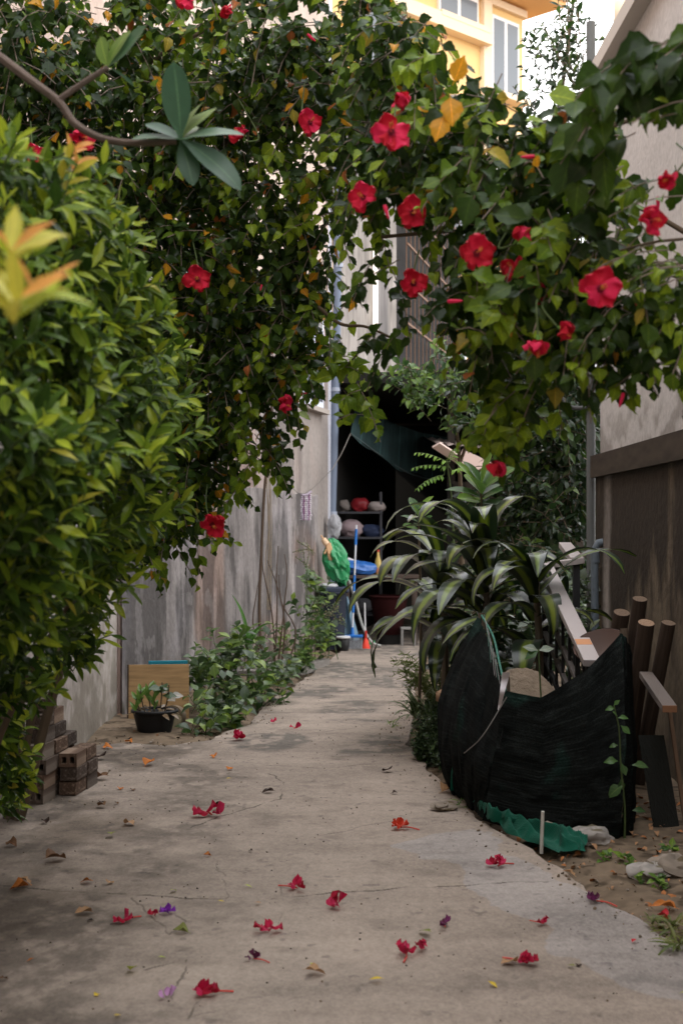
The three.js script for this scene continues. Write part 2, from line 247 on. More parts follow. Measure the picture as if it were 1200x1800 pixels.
{ // house on the left: a near wall along the path and a second wall that turns towards the back of the alley
  const H = 8.8, house = thing('plaster_house', 'tall stained grey plaster house wall along the left of the path', 'house', V(-1.8, -0.1, -11.3));
  const nearMap = colorTex(1024, 1024, (u, v) => {
    const x = u * 13, y = v * H, st = streak(x, y, 3), a = fbm(x * 2, y * 2, 4), f = fbm(x * 30, y * 30, 2); let k = 0.8 + 0.35 * (st - 0.5) + 0.4 * (a - 0.5) + 0.2 * (f - 0.5);
    let c = [0.48 * k, 0.43 * k, 0.39 * k]; const mold = ss(0.42, 0.8, fbm(x * 8, y * 8, 5) + 0.34 * (1 - ss(0.05, 0.75, y + 0.3 * (a - 0.5)))); const m2 = mold * (1 - ss(0.4, 1.1, y + 0.6 * (a - 0.5))); for (let i = 0; i < 3; i++) c[i] = mix(c[i], [0.13, 0.11, 0.075][i], 0.6 * m2);
    if (y > 3.6 + 0.1 * a) c = [0.6 * k, 0.46 * k, 0.38 * k]; return c;
  });
  const wn = part(house, 'wall', slab(13, H, 0.2), MS([1, 1, 1], 0.9, { map: nearMap, bumpMap: pb(13, 8.8), bumpScale: 0.005 }), V(0, 0, 13), [0, Math.PI / 2, 0]);
  const uLen = 7.09, farMap = colorTex(1024, 1024, (u, v) => {
    const x = u * uLen, y = v * H, st = streak(x, y, 11), st2 = fbm(x * 22, y * 1.3, 3), a = fbm(x * 1.3, y * 1.1, 4), f = fbm(x * 34, y * 30, 2); let k = 0.82 + 0.5 * (st - 0.5) + 0.10 * (st2 - 0.5) + 0.26 * (f - 0.5) + 0.35 * (a - 0.5);
    let c = [0.32 * k, 0.28 * k, 0.256 * k]; const pink = ss(0.5, 0.68, fbm(x * 0.9 + 4, y * 0.5 + 1, 3) + 0.12 * (1 - ss(0, 3, x))) * (0.5 + st); c = [mix(c[0], 0.50 * k, 0.6 * pink), mix(c[1], 0.325 * k, 0.6 * pink), mix(c[2], 0.27 * k, 0.6 * pink)];
    const black = ss(0.52, 0.66, streak(x, y, 37)) * (0.4 + 0.6 * a); for (let i = 0; i < 3; i++) c[i] *= 1 - 0.5 * black; if (y > 4.3) c = [0.58 * k, 0.46 * k, 0.38 * k]; return c;
  });
  const wall = new THREE.MeshPhysicalMaterial({ map: farMap, roughness: 0.9, bumpMap: pb(7, 8.8), bumpScale: 0.005, side: THREE.DoubleSide });
  const th = Math.atan2(0.973, 0.23), wf = part(house, 'wall', slab(uLen, H, 0.22), wall, V(0.02, 0, 0), [0, th, 0]);
  const lowMap = colorTex(1024, 512, (u, v) => {
    const x = u * uLen, y = v * 2.05, st = streak(x, y, 21), st2 = fbm(x * 26, y * 1.6, 3), a = fbm(x * 1.7 + 9, y * 1.5, 4), f = fbm(x * 34, y * 34, 2); let k = 0.8 + 0.6 * (st - 0.5) + 0.16 * (st2 - 0.5) + 0.3 * (f - 0.5) + 0.5 * (a - 0.5);
    let c = [0.30 * k, 0.27 * k, 0.26 * k]; const lime = ss(0.52, 0.7, fbm(x * 1.5 + 2, y * 1.2 + 8, 3)); c = [mix(c[0], 0.40 * k, 0.5 * lime), mix(c[1], 0.37 * k, 0.5 * lime), mix(c[2], 0.385 * k, 0.5 * lime)];
    const pink = ss(0.56, 0.7, fbm(x * 0.8 + 14, y * 0.8 + 2, 3)); c[0] *= 1 + 0.22 * pink; c[2] *= 1 - 0.12 * pink;
    const black = ss(0.42, 0.6, streak(x, y, 57) + 0.35 * (a - 0.5)); for (let i = 0; i < 3; i++) c[i] *= 1 - 0.62 * black; const peel = ss(0.6, 0.66, fbm(x * 5 + 31, y * 3.2, 5)); for (let i = 0; i < 3; i++) c[i] = mix(c[i], [0.42, 0.385, 0.38][i] * k, 0.25 * peel); const moss = ss(0.45, 0.65, fbm(x * 7, y * 7, 3)) * (1 - ss(0.1, 0.5, y + 0.4 * (a - 0.5))); for (let i = 0; i < 3; i++) c[i] = mix(c[i], [0.06, 0.055, 0.035][i], 0.8 * moss); return c;
  });
  const low = patch(90, 1, (u, v) => V(u * uLen * 0.9, v ? 2.02 + 0.07 * (fbm(u * 30, 2, 3) - 0.5) : 0, 0)); const lp = low.clone(); lp.translate(0, 0, 0.022); const top = patch(90, 1, (u, v) => { const y = 2.02 + 0.07 * (fbm(u * 30, 2, 3) - 0.5); return V(u * uLen * 0.9, y, v * 0.022); });
  part(wf, 'render_coat', lp, MS([1, 1, 1], 0.9, { map: lowMap, bumpMap: pb(6.4, 2), bumpScale: 0.006 })); part(wf, 'coat_edge', top, MS([0.3, 0.27, 0.25], 0.9));
  part(wf, 'corner_strip', slab(0.1, H - 1.2, 0.03), MS([0.62, 0.64, 0.72], 0.7), V(uLen - 0.1, 1.2, 0.03));
  const win = part(wf, 'window', box(0.9, 1.3, 0.05), MS([0.62, 0.66, 0.74], 0.5), V(6.15, 3.75, 0.015)); part(win, 'pane', box(0.34, 1.12, 0.01), MS([0.12, 0.13, 0.15], 0.15), V(-0.21, 0, 0.026)); part(win, 'pane', box(0.34, 1.12, 0.01), MS([0.12, 0.13, 0.15], 0.15), V(0.21, 0, 0.026)); part(win, 'sill', box(1.0, 0.06, 0.12), MS([0.35, 0.31, 0.28], 0.9), V(0, -0.68, 0.03));
  part(house, 'roof', box(0.9, 0.14, 21), MS([0.3, 0.26, 0.24], 0.9), V(-0.35, H + 0.07, 2.6));
}
{ // drain pipe at the far corner
  const p = thing('drain_pipe', 'blue grey plastic drain pipe up the far corner of the left house', 'pipe', V(-0.085, 0, -18.15)), m = MS([0.14, 0.17, 0.23], 0.5);
  part(p, 'pipe', tube([V(-0.07, 0, 0), V(-0.04, 1.6, 0), V(0.0, 3, 0), V(0.03, 4.4, 0), V(0.04, 6.8, 0)], 0.052, 16, 12), m);
  for (const y of [1.7, 3.3, 4.9]) part(p, 'clamp', new THREE.CylinderGeometry(0.06, 0.06, 0.05, 14), MS([0.3, 0.33, 0.4], 0.5), V(-0.07 + 0.024 * y, y, 0));
}
const rust = MS([0.17, 0.095, 0.06], 0.75);
{ // the house at the back with its caged balcony and dark carport under it
  const b = thing('back_house', 'grey house at the alley end with a caged balcony over a dark carport', 'house', V(0, 0, -19));
  const facade = colorTex(512, 512, (u, v) => { const x = u * 0.9, y = v * 6, k = 0.75 + 0.7 * (fbm(x * 30, y * 1.1, 3) - 0.5) + 0.35 * (fbm(x * 4, y * 2, 3) - 0.5); return [0.29 * k, 0.275 * k, 0.27 * k]; });
  part(b, 'wall', slab(0.86, 3.6, 0.2), MS([1, 1, 1], 0.9, { map: facade, bumpMap: plasterBump, bumpScale: 0.004 }), V(-0.12, 3.55, 0));
  const a = Math.atan2(0.973, 0.23), sx = 0.74;
  part(b, 'wall', slab(5.2, 3.5, 0.2), MS([0.012, 0.0105, 0.01], 0.9), V(sx, 3.55, -0.22), [0, a, 0]);  // near-black wall: the dark recess behind the bars put into its colour
  part(b, 'pale_strip', box(0.07, 1.2, 0.04), MS([0.85, 0.8, 0.74], 0.5), V(0.46, 4.75, 0.03));  // pale board painted in place of a bright gap of light
  const cage = new THREE.Group(); cage.name = 'window_cage'; cage.position.set(sx + 0.14, 3.6, -0.1); cage.rotation.y = a; b.add(cage);
  for (let i = 0; i <= 15; i++) part(cage, 'bar', box(0.012, 3.4, 0.012), rust, V(i * 0.32, 1.7, 0)); for (let i = 0; i < 7; i++) part(cage, 'cross_bar', box(4.85, 0.035, 0.018), rust, V(2.4, 0.15 + i * 0.54, 0.022));
  // carport: ceiling, rear wall, side wall, posts; near-black colour carries the interior shade
  part(b, 'ceiling', new THREE.BoxGeometry(4.5, 0.14, 7.8), shadeBlack, V(2.27, 3.45, -3.0)); part(b, 'rear_wall', new THREE.BoxGeometry(6.5, 3.5, 0.2), MS([0.005, 0.005, 0.005], 0.95, { specularIntensity: 0.1 }), V(1.6, 1.7, -6.6));
  part(b, 'side_wall', slab(6.8, 3.5, 0.2), shadeBlack, V(-0.14, 0, 0.75), [0, a + 0.07, 0]); part(b, 'side_wall', new THREE.BoxGeometry(0.15, 3.5, 7), shadeBlack, V(4.2, 1.7, -3.2));
  part(b, 'post', box(0.1, 3.4, 0.1), dark, V(1.5, 1.7, -0.3));
  part(b, 'roof', box(3.4, 0.16, 6.4), MS([0.25, 0.2, 0.18], 0.9), V(0.4, 7.23, -3));
}
{ // dark green shade cloth hung over the carport mouth
  const a = thing('shade_awning', 'dark green shade cloth hung over the carport mouth', 'awning'), q = [P(616, 762, 17.9), P(800, 836, 21), P(800, 770, 21.4), P(625, 712, 19)];
  const weave = colorTex(256, 256, (u, v) => { const k = 0.7 + 0.6 * vn(u * 90, v * 3) + 0.3 * (vn(u * 120, v * 120) - 0.5), s = Math.abs((u * 6) % 1 - 0.5) < 0.02 ? 2.6 : 1; return [0.012 * k * s, 0.026 * k * s, 0.026 * k * s]; });
  part(a, 'cloth', patch(30, 10, (u, v) => { const b = q[0].clone().lerp(q[1], u), t = q[3].clone().lerp(q[2], u), p = b.lerp(t, v); p.y -= 0.22 * Math.sin(Math.PI * u) * (1 - v * 0.6) + 0.03 * Math.sin(u * 19) * (1 - v); p.z += 0.06 * Math.sin(u * 23 + v * 3); return p; }), MS([1, 1, 1], 0.85, { map: weave }));
  part(a, 'hem', tube([0, 0.25, 0.5, 0.75, 1].map(u => { const p = q[0].clone().lerp(q[1], u); p.y -= 0.22 * Math.sin(Math.PI * u) + 0.03 * Math.sin(u * 19); p.z += 0.06 * Math.sin(u * 23); return p; }), 0.012, 20, 5), MS([0.05, 0.07, 0.07], 0.8));
  part(a, 'rope', tube([q[0], q[0].clone().lerp(P(583, 826, 18), 0.5).add(V(0, -0.03, 0)), P(583, 826, 18)], 0.006, 8, 4), MS([0.3, 0.28, 0.26], 0.9)); part(a, 'rope', tube([q[3], V(-0.02, 3.44, -19.1)], 0.006, 4, 4), MS([0.3, 0.28, 0.26], 0.9)); part(a, 'rope', tube([q[2], V(2.0, 3.4, -21.5)], 0.006, 4, 4), MS([0.3, 0.28, 0.26], 0.9));
}
{ // lean-to at the back right; its dark plank wall stands in for shade
  const s = thing('timber_shed', 'low lean-to with pale roof edge and an added dark timber wall behind the garden trees', 'shed', V(1.55, 0, -18.6)); reseed(31);
  const tones = [0.02, 0.03, 0.016, 0.034].map(k => MS([k, k * 0.8, k * 0.62], 0.9));
  for (let i = 0; i < 22; i++) part(s, 'plank', box(0.142, 2.15 + rr(-0.05, 0.02), 0.03), tones[i % 4], V(0.0 + i * 0.147, 1.05, rr(-0.012, 0.012)));
  part(s, 'backing', box(3.4, 2.1, 0.04), shadeBlack, V(1.55, 1.05, -0.06));
  const tin = MS([0.62, 0.5, 0.46], 0.6); const roof = patch(60, 2, (u, v) => V(-0.35 + u * 3.9, 2.62 - 0.42 * u + 0.25 * v + 0.018 * Math.cos(u * 200), 0.3 - v * 2.6)); part(s, 'roof', roof, tin);
  const fas = (a, b, w, c) => { const o = s.position; part(s, 'fascia', bar(P(...a).sub(o), P(...b).sub(o), w, 0.025), MS(c, 0.7)); }; fas([766, 782, 18.0], [812, 812, 18.3], 0.13, [0.66, 0.52, 0.46]); fas([808, 800, 18.1], [905, 846, 18.15], 0.17, [0.66, 0.5, 0.45]); fas([900, 842, 18.2], [1040, 850, 18.2], 0.16, [0.6, 0.45, 0.42]);
}
{ // warm yellow house beyond
  const y = thing('yellow_house', 'tall warm yellow house with white windows rising beyond the foliage', 'house', V(-0.85, 0, -26.9), Math.PI / 4), wallM = MS([0.74, 0.5, 0.22], 0.85, { bumpMap: plasterBump, bumpScale: 0.004 }), trim = MS([0.76, 0.6, 0.42], 0.8), white = MS([0.75, 0.73, 0.71], 0.5), glass = MS([0.16, 0.18, 0.2], 0.12), eave = MS([0.76, 0.45, 0.2], 0.85);
  part(y, 'wall', slab(7, 13.25, 5), wallM); const ev = part(y, 'eave', box(8.0, 0.22, 6.2), eave, V(3.55, 13.36, -2.3)); part(ev, 'gutter', box(8.1, 0.12, 0.12), white, V(0, 0.06, 3.16)); part(y, 'frieze', box(7.05, 0.16, 0.12), trim, V(3.5, 13.12, 0.05));
  for (const [x, w, h, yy] of [[6.3, 0.95, 1.7, 12.0], [4.7, 1.3, 0.6, 12.72], [2.4, 1.3, 1.6, 11.6], [6.3, 0.95, 1.8, 8.6], [4.3, 1.3, 1.8, 8.6], [2.2, 1.3, 1.8, 8.6], [6.3, 0.95, 1.8, 5.2], [4.3, 1.3, 1.8, 5.2]]) { const wi = part(y, 'window', box(w, h, 0.08), white, V(x, yy, 0.03)); for (const k of [-1, 1]) part(wi, 'pane', box(w / 2 - 0.1, h - 0.16, 0.02), glass, V(k * w / 4, 0, 0.035)); part(wi, 'sill', box(w + 0.3, 0.12, 0.3), trim, V(0, -h / 2 - 0.08, 0.1)); }
  part(y, 'band', box(4.4, 0.3, 0.34), trim, V(3.4, 12.2, 0.1)); part(y, 'band', box(7.2, 0.34, 0.24), trim, V(3.5, 10.2, 0.06)); part(y, 'pilaster', box(0.28, 13.1, 0.16), trim, V(5.62, 6.5, 0.04));
}
{ // house on the right
  const L = 9.5, H = 5.05, h = thing('weathered_house', 'pale grey house wall with dark mouldy base along the right of the path', 'house', V(2.02, -0.1, -11));
  const up = colorTex(1024, 512, (u, v) => { const x = u * L, y = v * 3.2, f = fbm(x * 40, y * 40, 2), a = fbm(x * 1.3, y * 1.3, 4), st = streak(x, y, 5); let k = 0.92 + 0.22 * (f - 0.5) + 0.25 * (a - 0.5) + 0.12 * (st - 0.5), c = [0.54 * k, 0.52 * k, 0.51 * k]; const m = ss(0.52, 0.72, fbm(x * 3, y * 4, 5) + 0.16 * (1 - ss(0, 0.4, y))) * (1 - ss(0.1, 0.6, y + 0.3 * (a - 0.5))); return [mix(c[0], 0.12, 0.5 * m), mix(c[1], 0.1, 0.5 * m), mix(c[2], 0.08, 0.5 * m)]; });
  const lo = colorTex(1024, 512, (u, v) => {
    const x = u * L, y = v * 2.1, st = streak(x, y, 71), s2 = fbm(x * 20, y * 1.2, 3), a = fbm(x * 1.6, y * 1.4, 4), f = fbm(x * 34, y * 30, 2); let k = 0.85 + 0.4 * (f - 0.5) + 0.16 * (s2 - 0.5) + 0.3 * (a - 0.5), c = [0.215 * k, 0.168 * k, 0.118 * k];
    const grime = ss(0.36, 0.60, 0.35 * st + 0.65 * fbm(x * 2.3 + 8, y * 1.0, 5) + 0.30 * (ss(0.75, 1.75, y + 1.2 * (st - 0.5)) - 0.42)); for (let i = 0; i < 3; i++) c[i] = mix(c[i], [0.03, 0.023, 0.018][i] * k, 0.92 * grime);
    const dx = x - 0.42 - 0.05 * (vn(y * 3, 1) - 0.5), wash = (1 - ss(0.05, 0.2 + 0.18 * (1 - ss(0, 1.2, y)), Math.abs(dx - 0.05 + 0.12 * (fbm(y * 3, 4, 3) - 0.5)))) * (0.55 + 0.45 * fbm(x * 15, y * 2, 3)); for (let i = 0; i < 3; i++) c[i] = mix(c[i], [0.42, 0.38, 0.35][i] * k, wash * mix(1, 0.45, ss(0.8, 2.0, y))); return c;
  });
  const faceL = -Math.PI / 2, m1 = MS([1, 1, 1], 0.9, { map: up, bumpMap: pb(9.5, 3), bumpScale: 0.004 }), m2 = MS([1, 1, 1], 0.92, { map: lo, bumpMap: pb(9.5, 2.1), bumpScale: 0.006 });
  part(h, 'wall', slab(L, H - 2.15, 0.25), m1, V(0.0, 2.15, 0), [0, faceL, 0]); part(h, 'plinth', slab(L, 2.08, 0.3), m2, V(-0.035, 0, -0.005), [0, faceL, 0]);
  const ledge = colorTex(512, 64, (u, v) => { const k = 0.6 + 0.8 * fbm(u * 40, v * 3, 3); return [0.05 * k, 0.038 * k, 0.028 * k]; }); part(h, 'ledge', slab(L + 0.02, 0.17, 0.3), MS([1, 1, 1], 0.9, { map: ledge }), V(-0.075, 2.0, -0.02), [0, faceL, 0]);
  part(h, 'end_wall', slab(4, H, 0.2), MS([0.4, 0.37, 0.35], 0.9), V(0.03, 0, -0.03), [0, 0, 0]).rotation.y = Math.PI; h.children[h.children.length - 1].position.x = 4.1;
  part(h, 'coping', box(0.5, 0.12, L + 0.1), MS([0.5, 0.46, 0.42], 0.9), V(0.14, H + 0.06, L / 2)); part(h, 'urn', lathe([[0.001, 0.9], [0.17, 0.88], [0.17, 0.5], [0.19, 0.4], [0.24, 0.26], [0.26, 0.1], [0.26, 0], [0.001, 0]], 20), MS([0.62, 0.52, 0.4], 0.9), V(0.25, H + 0.0, 0.15));
}
{ // pipes at the corner of the right house
  const p = thing('conduit_pipe', 'thin grey steel conduit standing at the corner of the right house', 'pipe', V(1.965, 0, -11.1)), m = MS([0.12, 0.125, 0.125], 0.6);
  part(p, 'pipe', tube([V(0, 0, 0), V(0, 2, 0), V(0, 5.5, 0)], 0.035, 4, 10), m); const br = part(p, 'bracket', box(0.1, 0.05, 0.05), MS([0.55, 0.55, 0.55], 0.5), V(0.06, 2.47, 0.04));
  part(p, 'cable', tube([V(0.04, 2.47, 0.05), V(-0.13, 2.45, 0.06), V(-0.22, 2.48, 0.06), V(-0.25, 2.56, 0.06), V(-0.27, 2.62, 0.05), V(-0.36, 2.64, 0.05), V(-0.45, 2.62, 0.05)], 0.018, 20, 6), MS([0.09, 0.09, 0.09], 0.6));
  const q = thing('elbow_pipe', 'short blue grey plastic pipe with an elbow at the foot of the right house', 'pipe', V(1.93, 0, -10.72)); part(q, 'pipe', tube([V(0, 0, 0), V(0, 0.7, 0), V(0, 1.33, 0), V(0.012, 1.385, 0), V(0.05, 1.4, 0), V(0.12, 1.4, 0)], 0.03, 30, 12), MS([0.12, 0.145, 0.17], 0.5)); part(q, 'collar', new THREE.CylinderGeometry(0.035, 0.035, 0.07, 14), MS([0.12, 0.145, 0.17], 0.5), V(0, 1.28, 0));
}
{ // unseen house added behind the viewer to keep open sky off fronts
  const h = thing('sky_block_house', 'unseen plain house added behind the viewer to block frontal sky light', 'house', V(0, 0, 7)); part(h, 'wall', new THREE.BoxGeometry(16, 7.5, 0.3), MS([0.3, 0.27, 0.24], 0.9), V(0, 3.7, 0)); part(h, 'roof', box(17, 0.3, 2.4), MS([0.2, 0.12, 0.09], 0.9), V(0, 7.6, 0.6));
}
console.log('buildings done');

// ------------------------------------------------------------------ hibiscus, bush, plumeria
const hibGeos = [0, 1, 2, 3, 4, 5].map(i => leafGeo({ width: 0.52 + 0.06 * (i % 3), fold: [0.3, 0.55, 0.2, 0.45, 0.35, 0.7][i], curl: [0.5, 0.9, 0.25, 1.2, -0.3, 0.7][i], teeth: 0.14, rows: 9, wave: 0.06, twist: [0, 0.4, -0.4, 0.2, -0.2, 0.5][i], ph: i }));
const hibTints = [[0.017, 0.040, 0.007], [0.030, 0.066, 0.009], [0.052, 0.102, 0.010], [0.10, 0.175, 0.013], [0.21, 0.31, 0.018], [0.62, 0.30, 0.02], [0.40, 0.33, 0.05], [0.42, 0.14, 0.04]];
const pickHib = (young, old) => t => { const r = rnd(), v = Math.floor(rr(0, 6)); if (r < old) return [5, v]; if (r < old * 1.5) return [6, v]; if (r < old * 1.8) return [7, v]; if (t > 0.8 && rnd() < young) return [4, v]; const q = rnd(); return [clamp((q < 0.28 ? 0 : q < 0.56 ? 1 : q < 0.8 ? 2 : q < 0.95 ? 3 : 4) + (rnd() < 0.6 ? clumpShift : 0), 0, 4), v]; };
function fillBlobs(L, stems, blobs, o) {
  for (const [x, y, rx, ry, d, rd, n] of blobs) {
    const c = P(x, y, d), sx = rx / F * d, sy = ry / F * d; clumpShift = Math.floor(rr(0, 3)) - 1;
    for (let i = 0; i < n; i++) {
      const b = inBall(), q = c.clone().add(V(b.x * sx, b.y * sy, b.z * rd)); const dir = o.dir(b);
      shoot(L, stems, q.addScaledVector(dir, -o.len * 0.5), dir, o.len * rr(0.7, 1.2), Math.round(o.n * rr(0.7, 1.2)), o.size, o);
    }
  }
}
const limb = (owner, base, pts, r0, r1, m, name = 'branch') => part(owner, name, tube(pts.map(p => p.clone().sub(base)), r0, Math.max(8, pts.length * 5), 7, r1), m);
// flower
const red = c => MS(c, 0.75, { transmission: 0.3, thickness: 0, specularIntensity: 0.35 }), petalMats = [red([0.58, 0.010, 0.042]), red([0.68, 0.020, 0.085]), red([0.50, 0.008, 0.026])];
const petalMap = colorTex(32, 64, (u, v) => { const a = Math.abs(u - 0.5) * 2, eye = 1 - ss(0.10, 0.34, v + 0.08 * fbm(u * 12, 1, 2)), vein = 0.86 + 0.28 * fbm(u * 16, v * 2.5, 3); return [mix(1, 0.28, eye) * vein, mix(1, 0.2, eye) * vein, mix(1, 0.3, eye) * vein]; });
for (const m of petalMats) m.map = petalMap;
const petalGeo = [0, 1, 2].map(k => patch(10, 10, (u, v) => { const s = (u - 0.5) * 2, t = v, w = (0.10 + 0.50 * Math.pow(Math.sin(Math.PI * Math.min(1, t * 0.6 + 0.01)), 1.1)) * Math.sqrt(Math.max(0.02, 1 - Math.pow(t, 5) * 0.9)); return V(s * w * 0.84, t - 0.14 * s * s * t + 0.03 * t * Math.sin(s * 9 + k * 2), -0.28 + 0.66 * Math.sin(t * 1.7) - 0.5 * t * t + 0.16 * s * t + 0.10 * t * Math.sin(s * 5 + k * 2.1 + t * 4) + 0.09 * t * t * Math.cos(t * 8 + s * 7 + k)); }));
const stamenMat = red([0.7, 0.10, 0.08]), anther = MS([0.5, 0.16, 0.03], 0.8), calyxMat = MS([0.08, 0.17, 0.03], 0.7);
const calyxGeo = lathe([[0.001, -0.34], [0.09, -0.32], [0.13, -0.2], [0.12, -0.05], [0.15, 0.04]], 8);
const stamenGeo = tube([V(0, 0, 0), V(0.01, 0.5, 0), V(0.03, 0.85, 0.03), V(0.06, 1.12, 0.1)], 0.032, 8, 5, 0.02);
const antherGeo = (() => { const l = []; reseed(91); for (let i = 0; i < 26; i++) { const t = rr(0.55, 1.12), a = rr(0, 6.28), g = new THREE.IcosahedronGeometry(0.028, 0); g.translate(0.03 * t + 0.07 * Math.cos(a), t, 0.05 * t + 0.07 * Math.sin(a)); l.push(g); } return joined(l); })();
function flower(owner, base, pos, face, diam, { open = 1, mat = 0, stem } = {}) {  // axis +Y of the flower looks along face
  const f = part(owner, 'flower', calyxGeo, calyxMat, pos.clone().sub(base)); f.quaternion.copy(alignY(face)); f.rotateY(rr(0, 6.28)); const R = diam / 2; f.scale.setScalar(R);
  const tilt = mix(0.28, 1.2, open);
  for (let i = 0; i < 5; i++) { const p = part(f, 'petal', petalGeo[i % 3], petalMats[(mat + (i % 2)) % 3]); p.rotation.order = 'YXZ'; p.rotation.set(tilt + rr(-0.32, 0.26), i * 1.2566 + rr(-0.1, 0.1), rr(-0.18, 0.18)); p.scale.set(1, (open < 0.5 ? 1.15 : 1) * rr(0.9, 1.08), 1); }
  if (open > 0.3) { const s = part(f, 'stamen', stamenGeo, stamenMat); part(f, 'anthers', antherGeo, anther); } else part(f, 'stamen', stamenGeo, stamenMat);
}
const bud = (owner, base, pos, dir, len) => { const m = part(owner, 'bud', lathe([[0.001, 0], [0.12, 0.05], [0.13, 0.3], [0.11, 0.6], [0.06, 0.9], [0.001, 1]], 8), petalMats[1], pos.clone().sub(base)); m.quaternion.copy(alignY(dir)); m.scale.setScalar(len); };

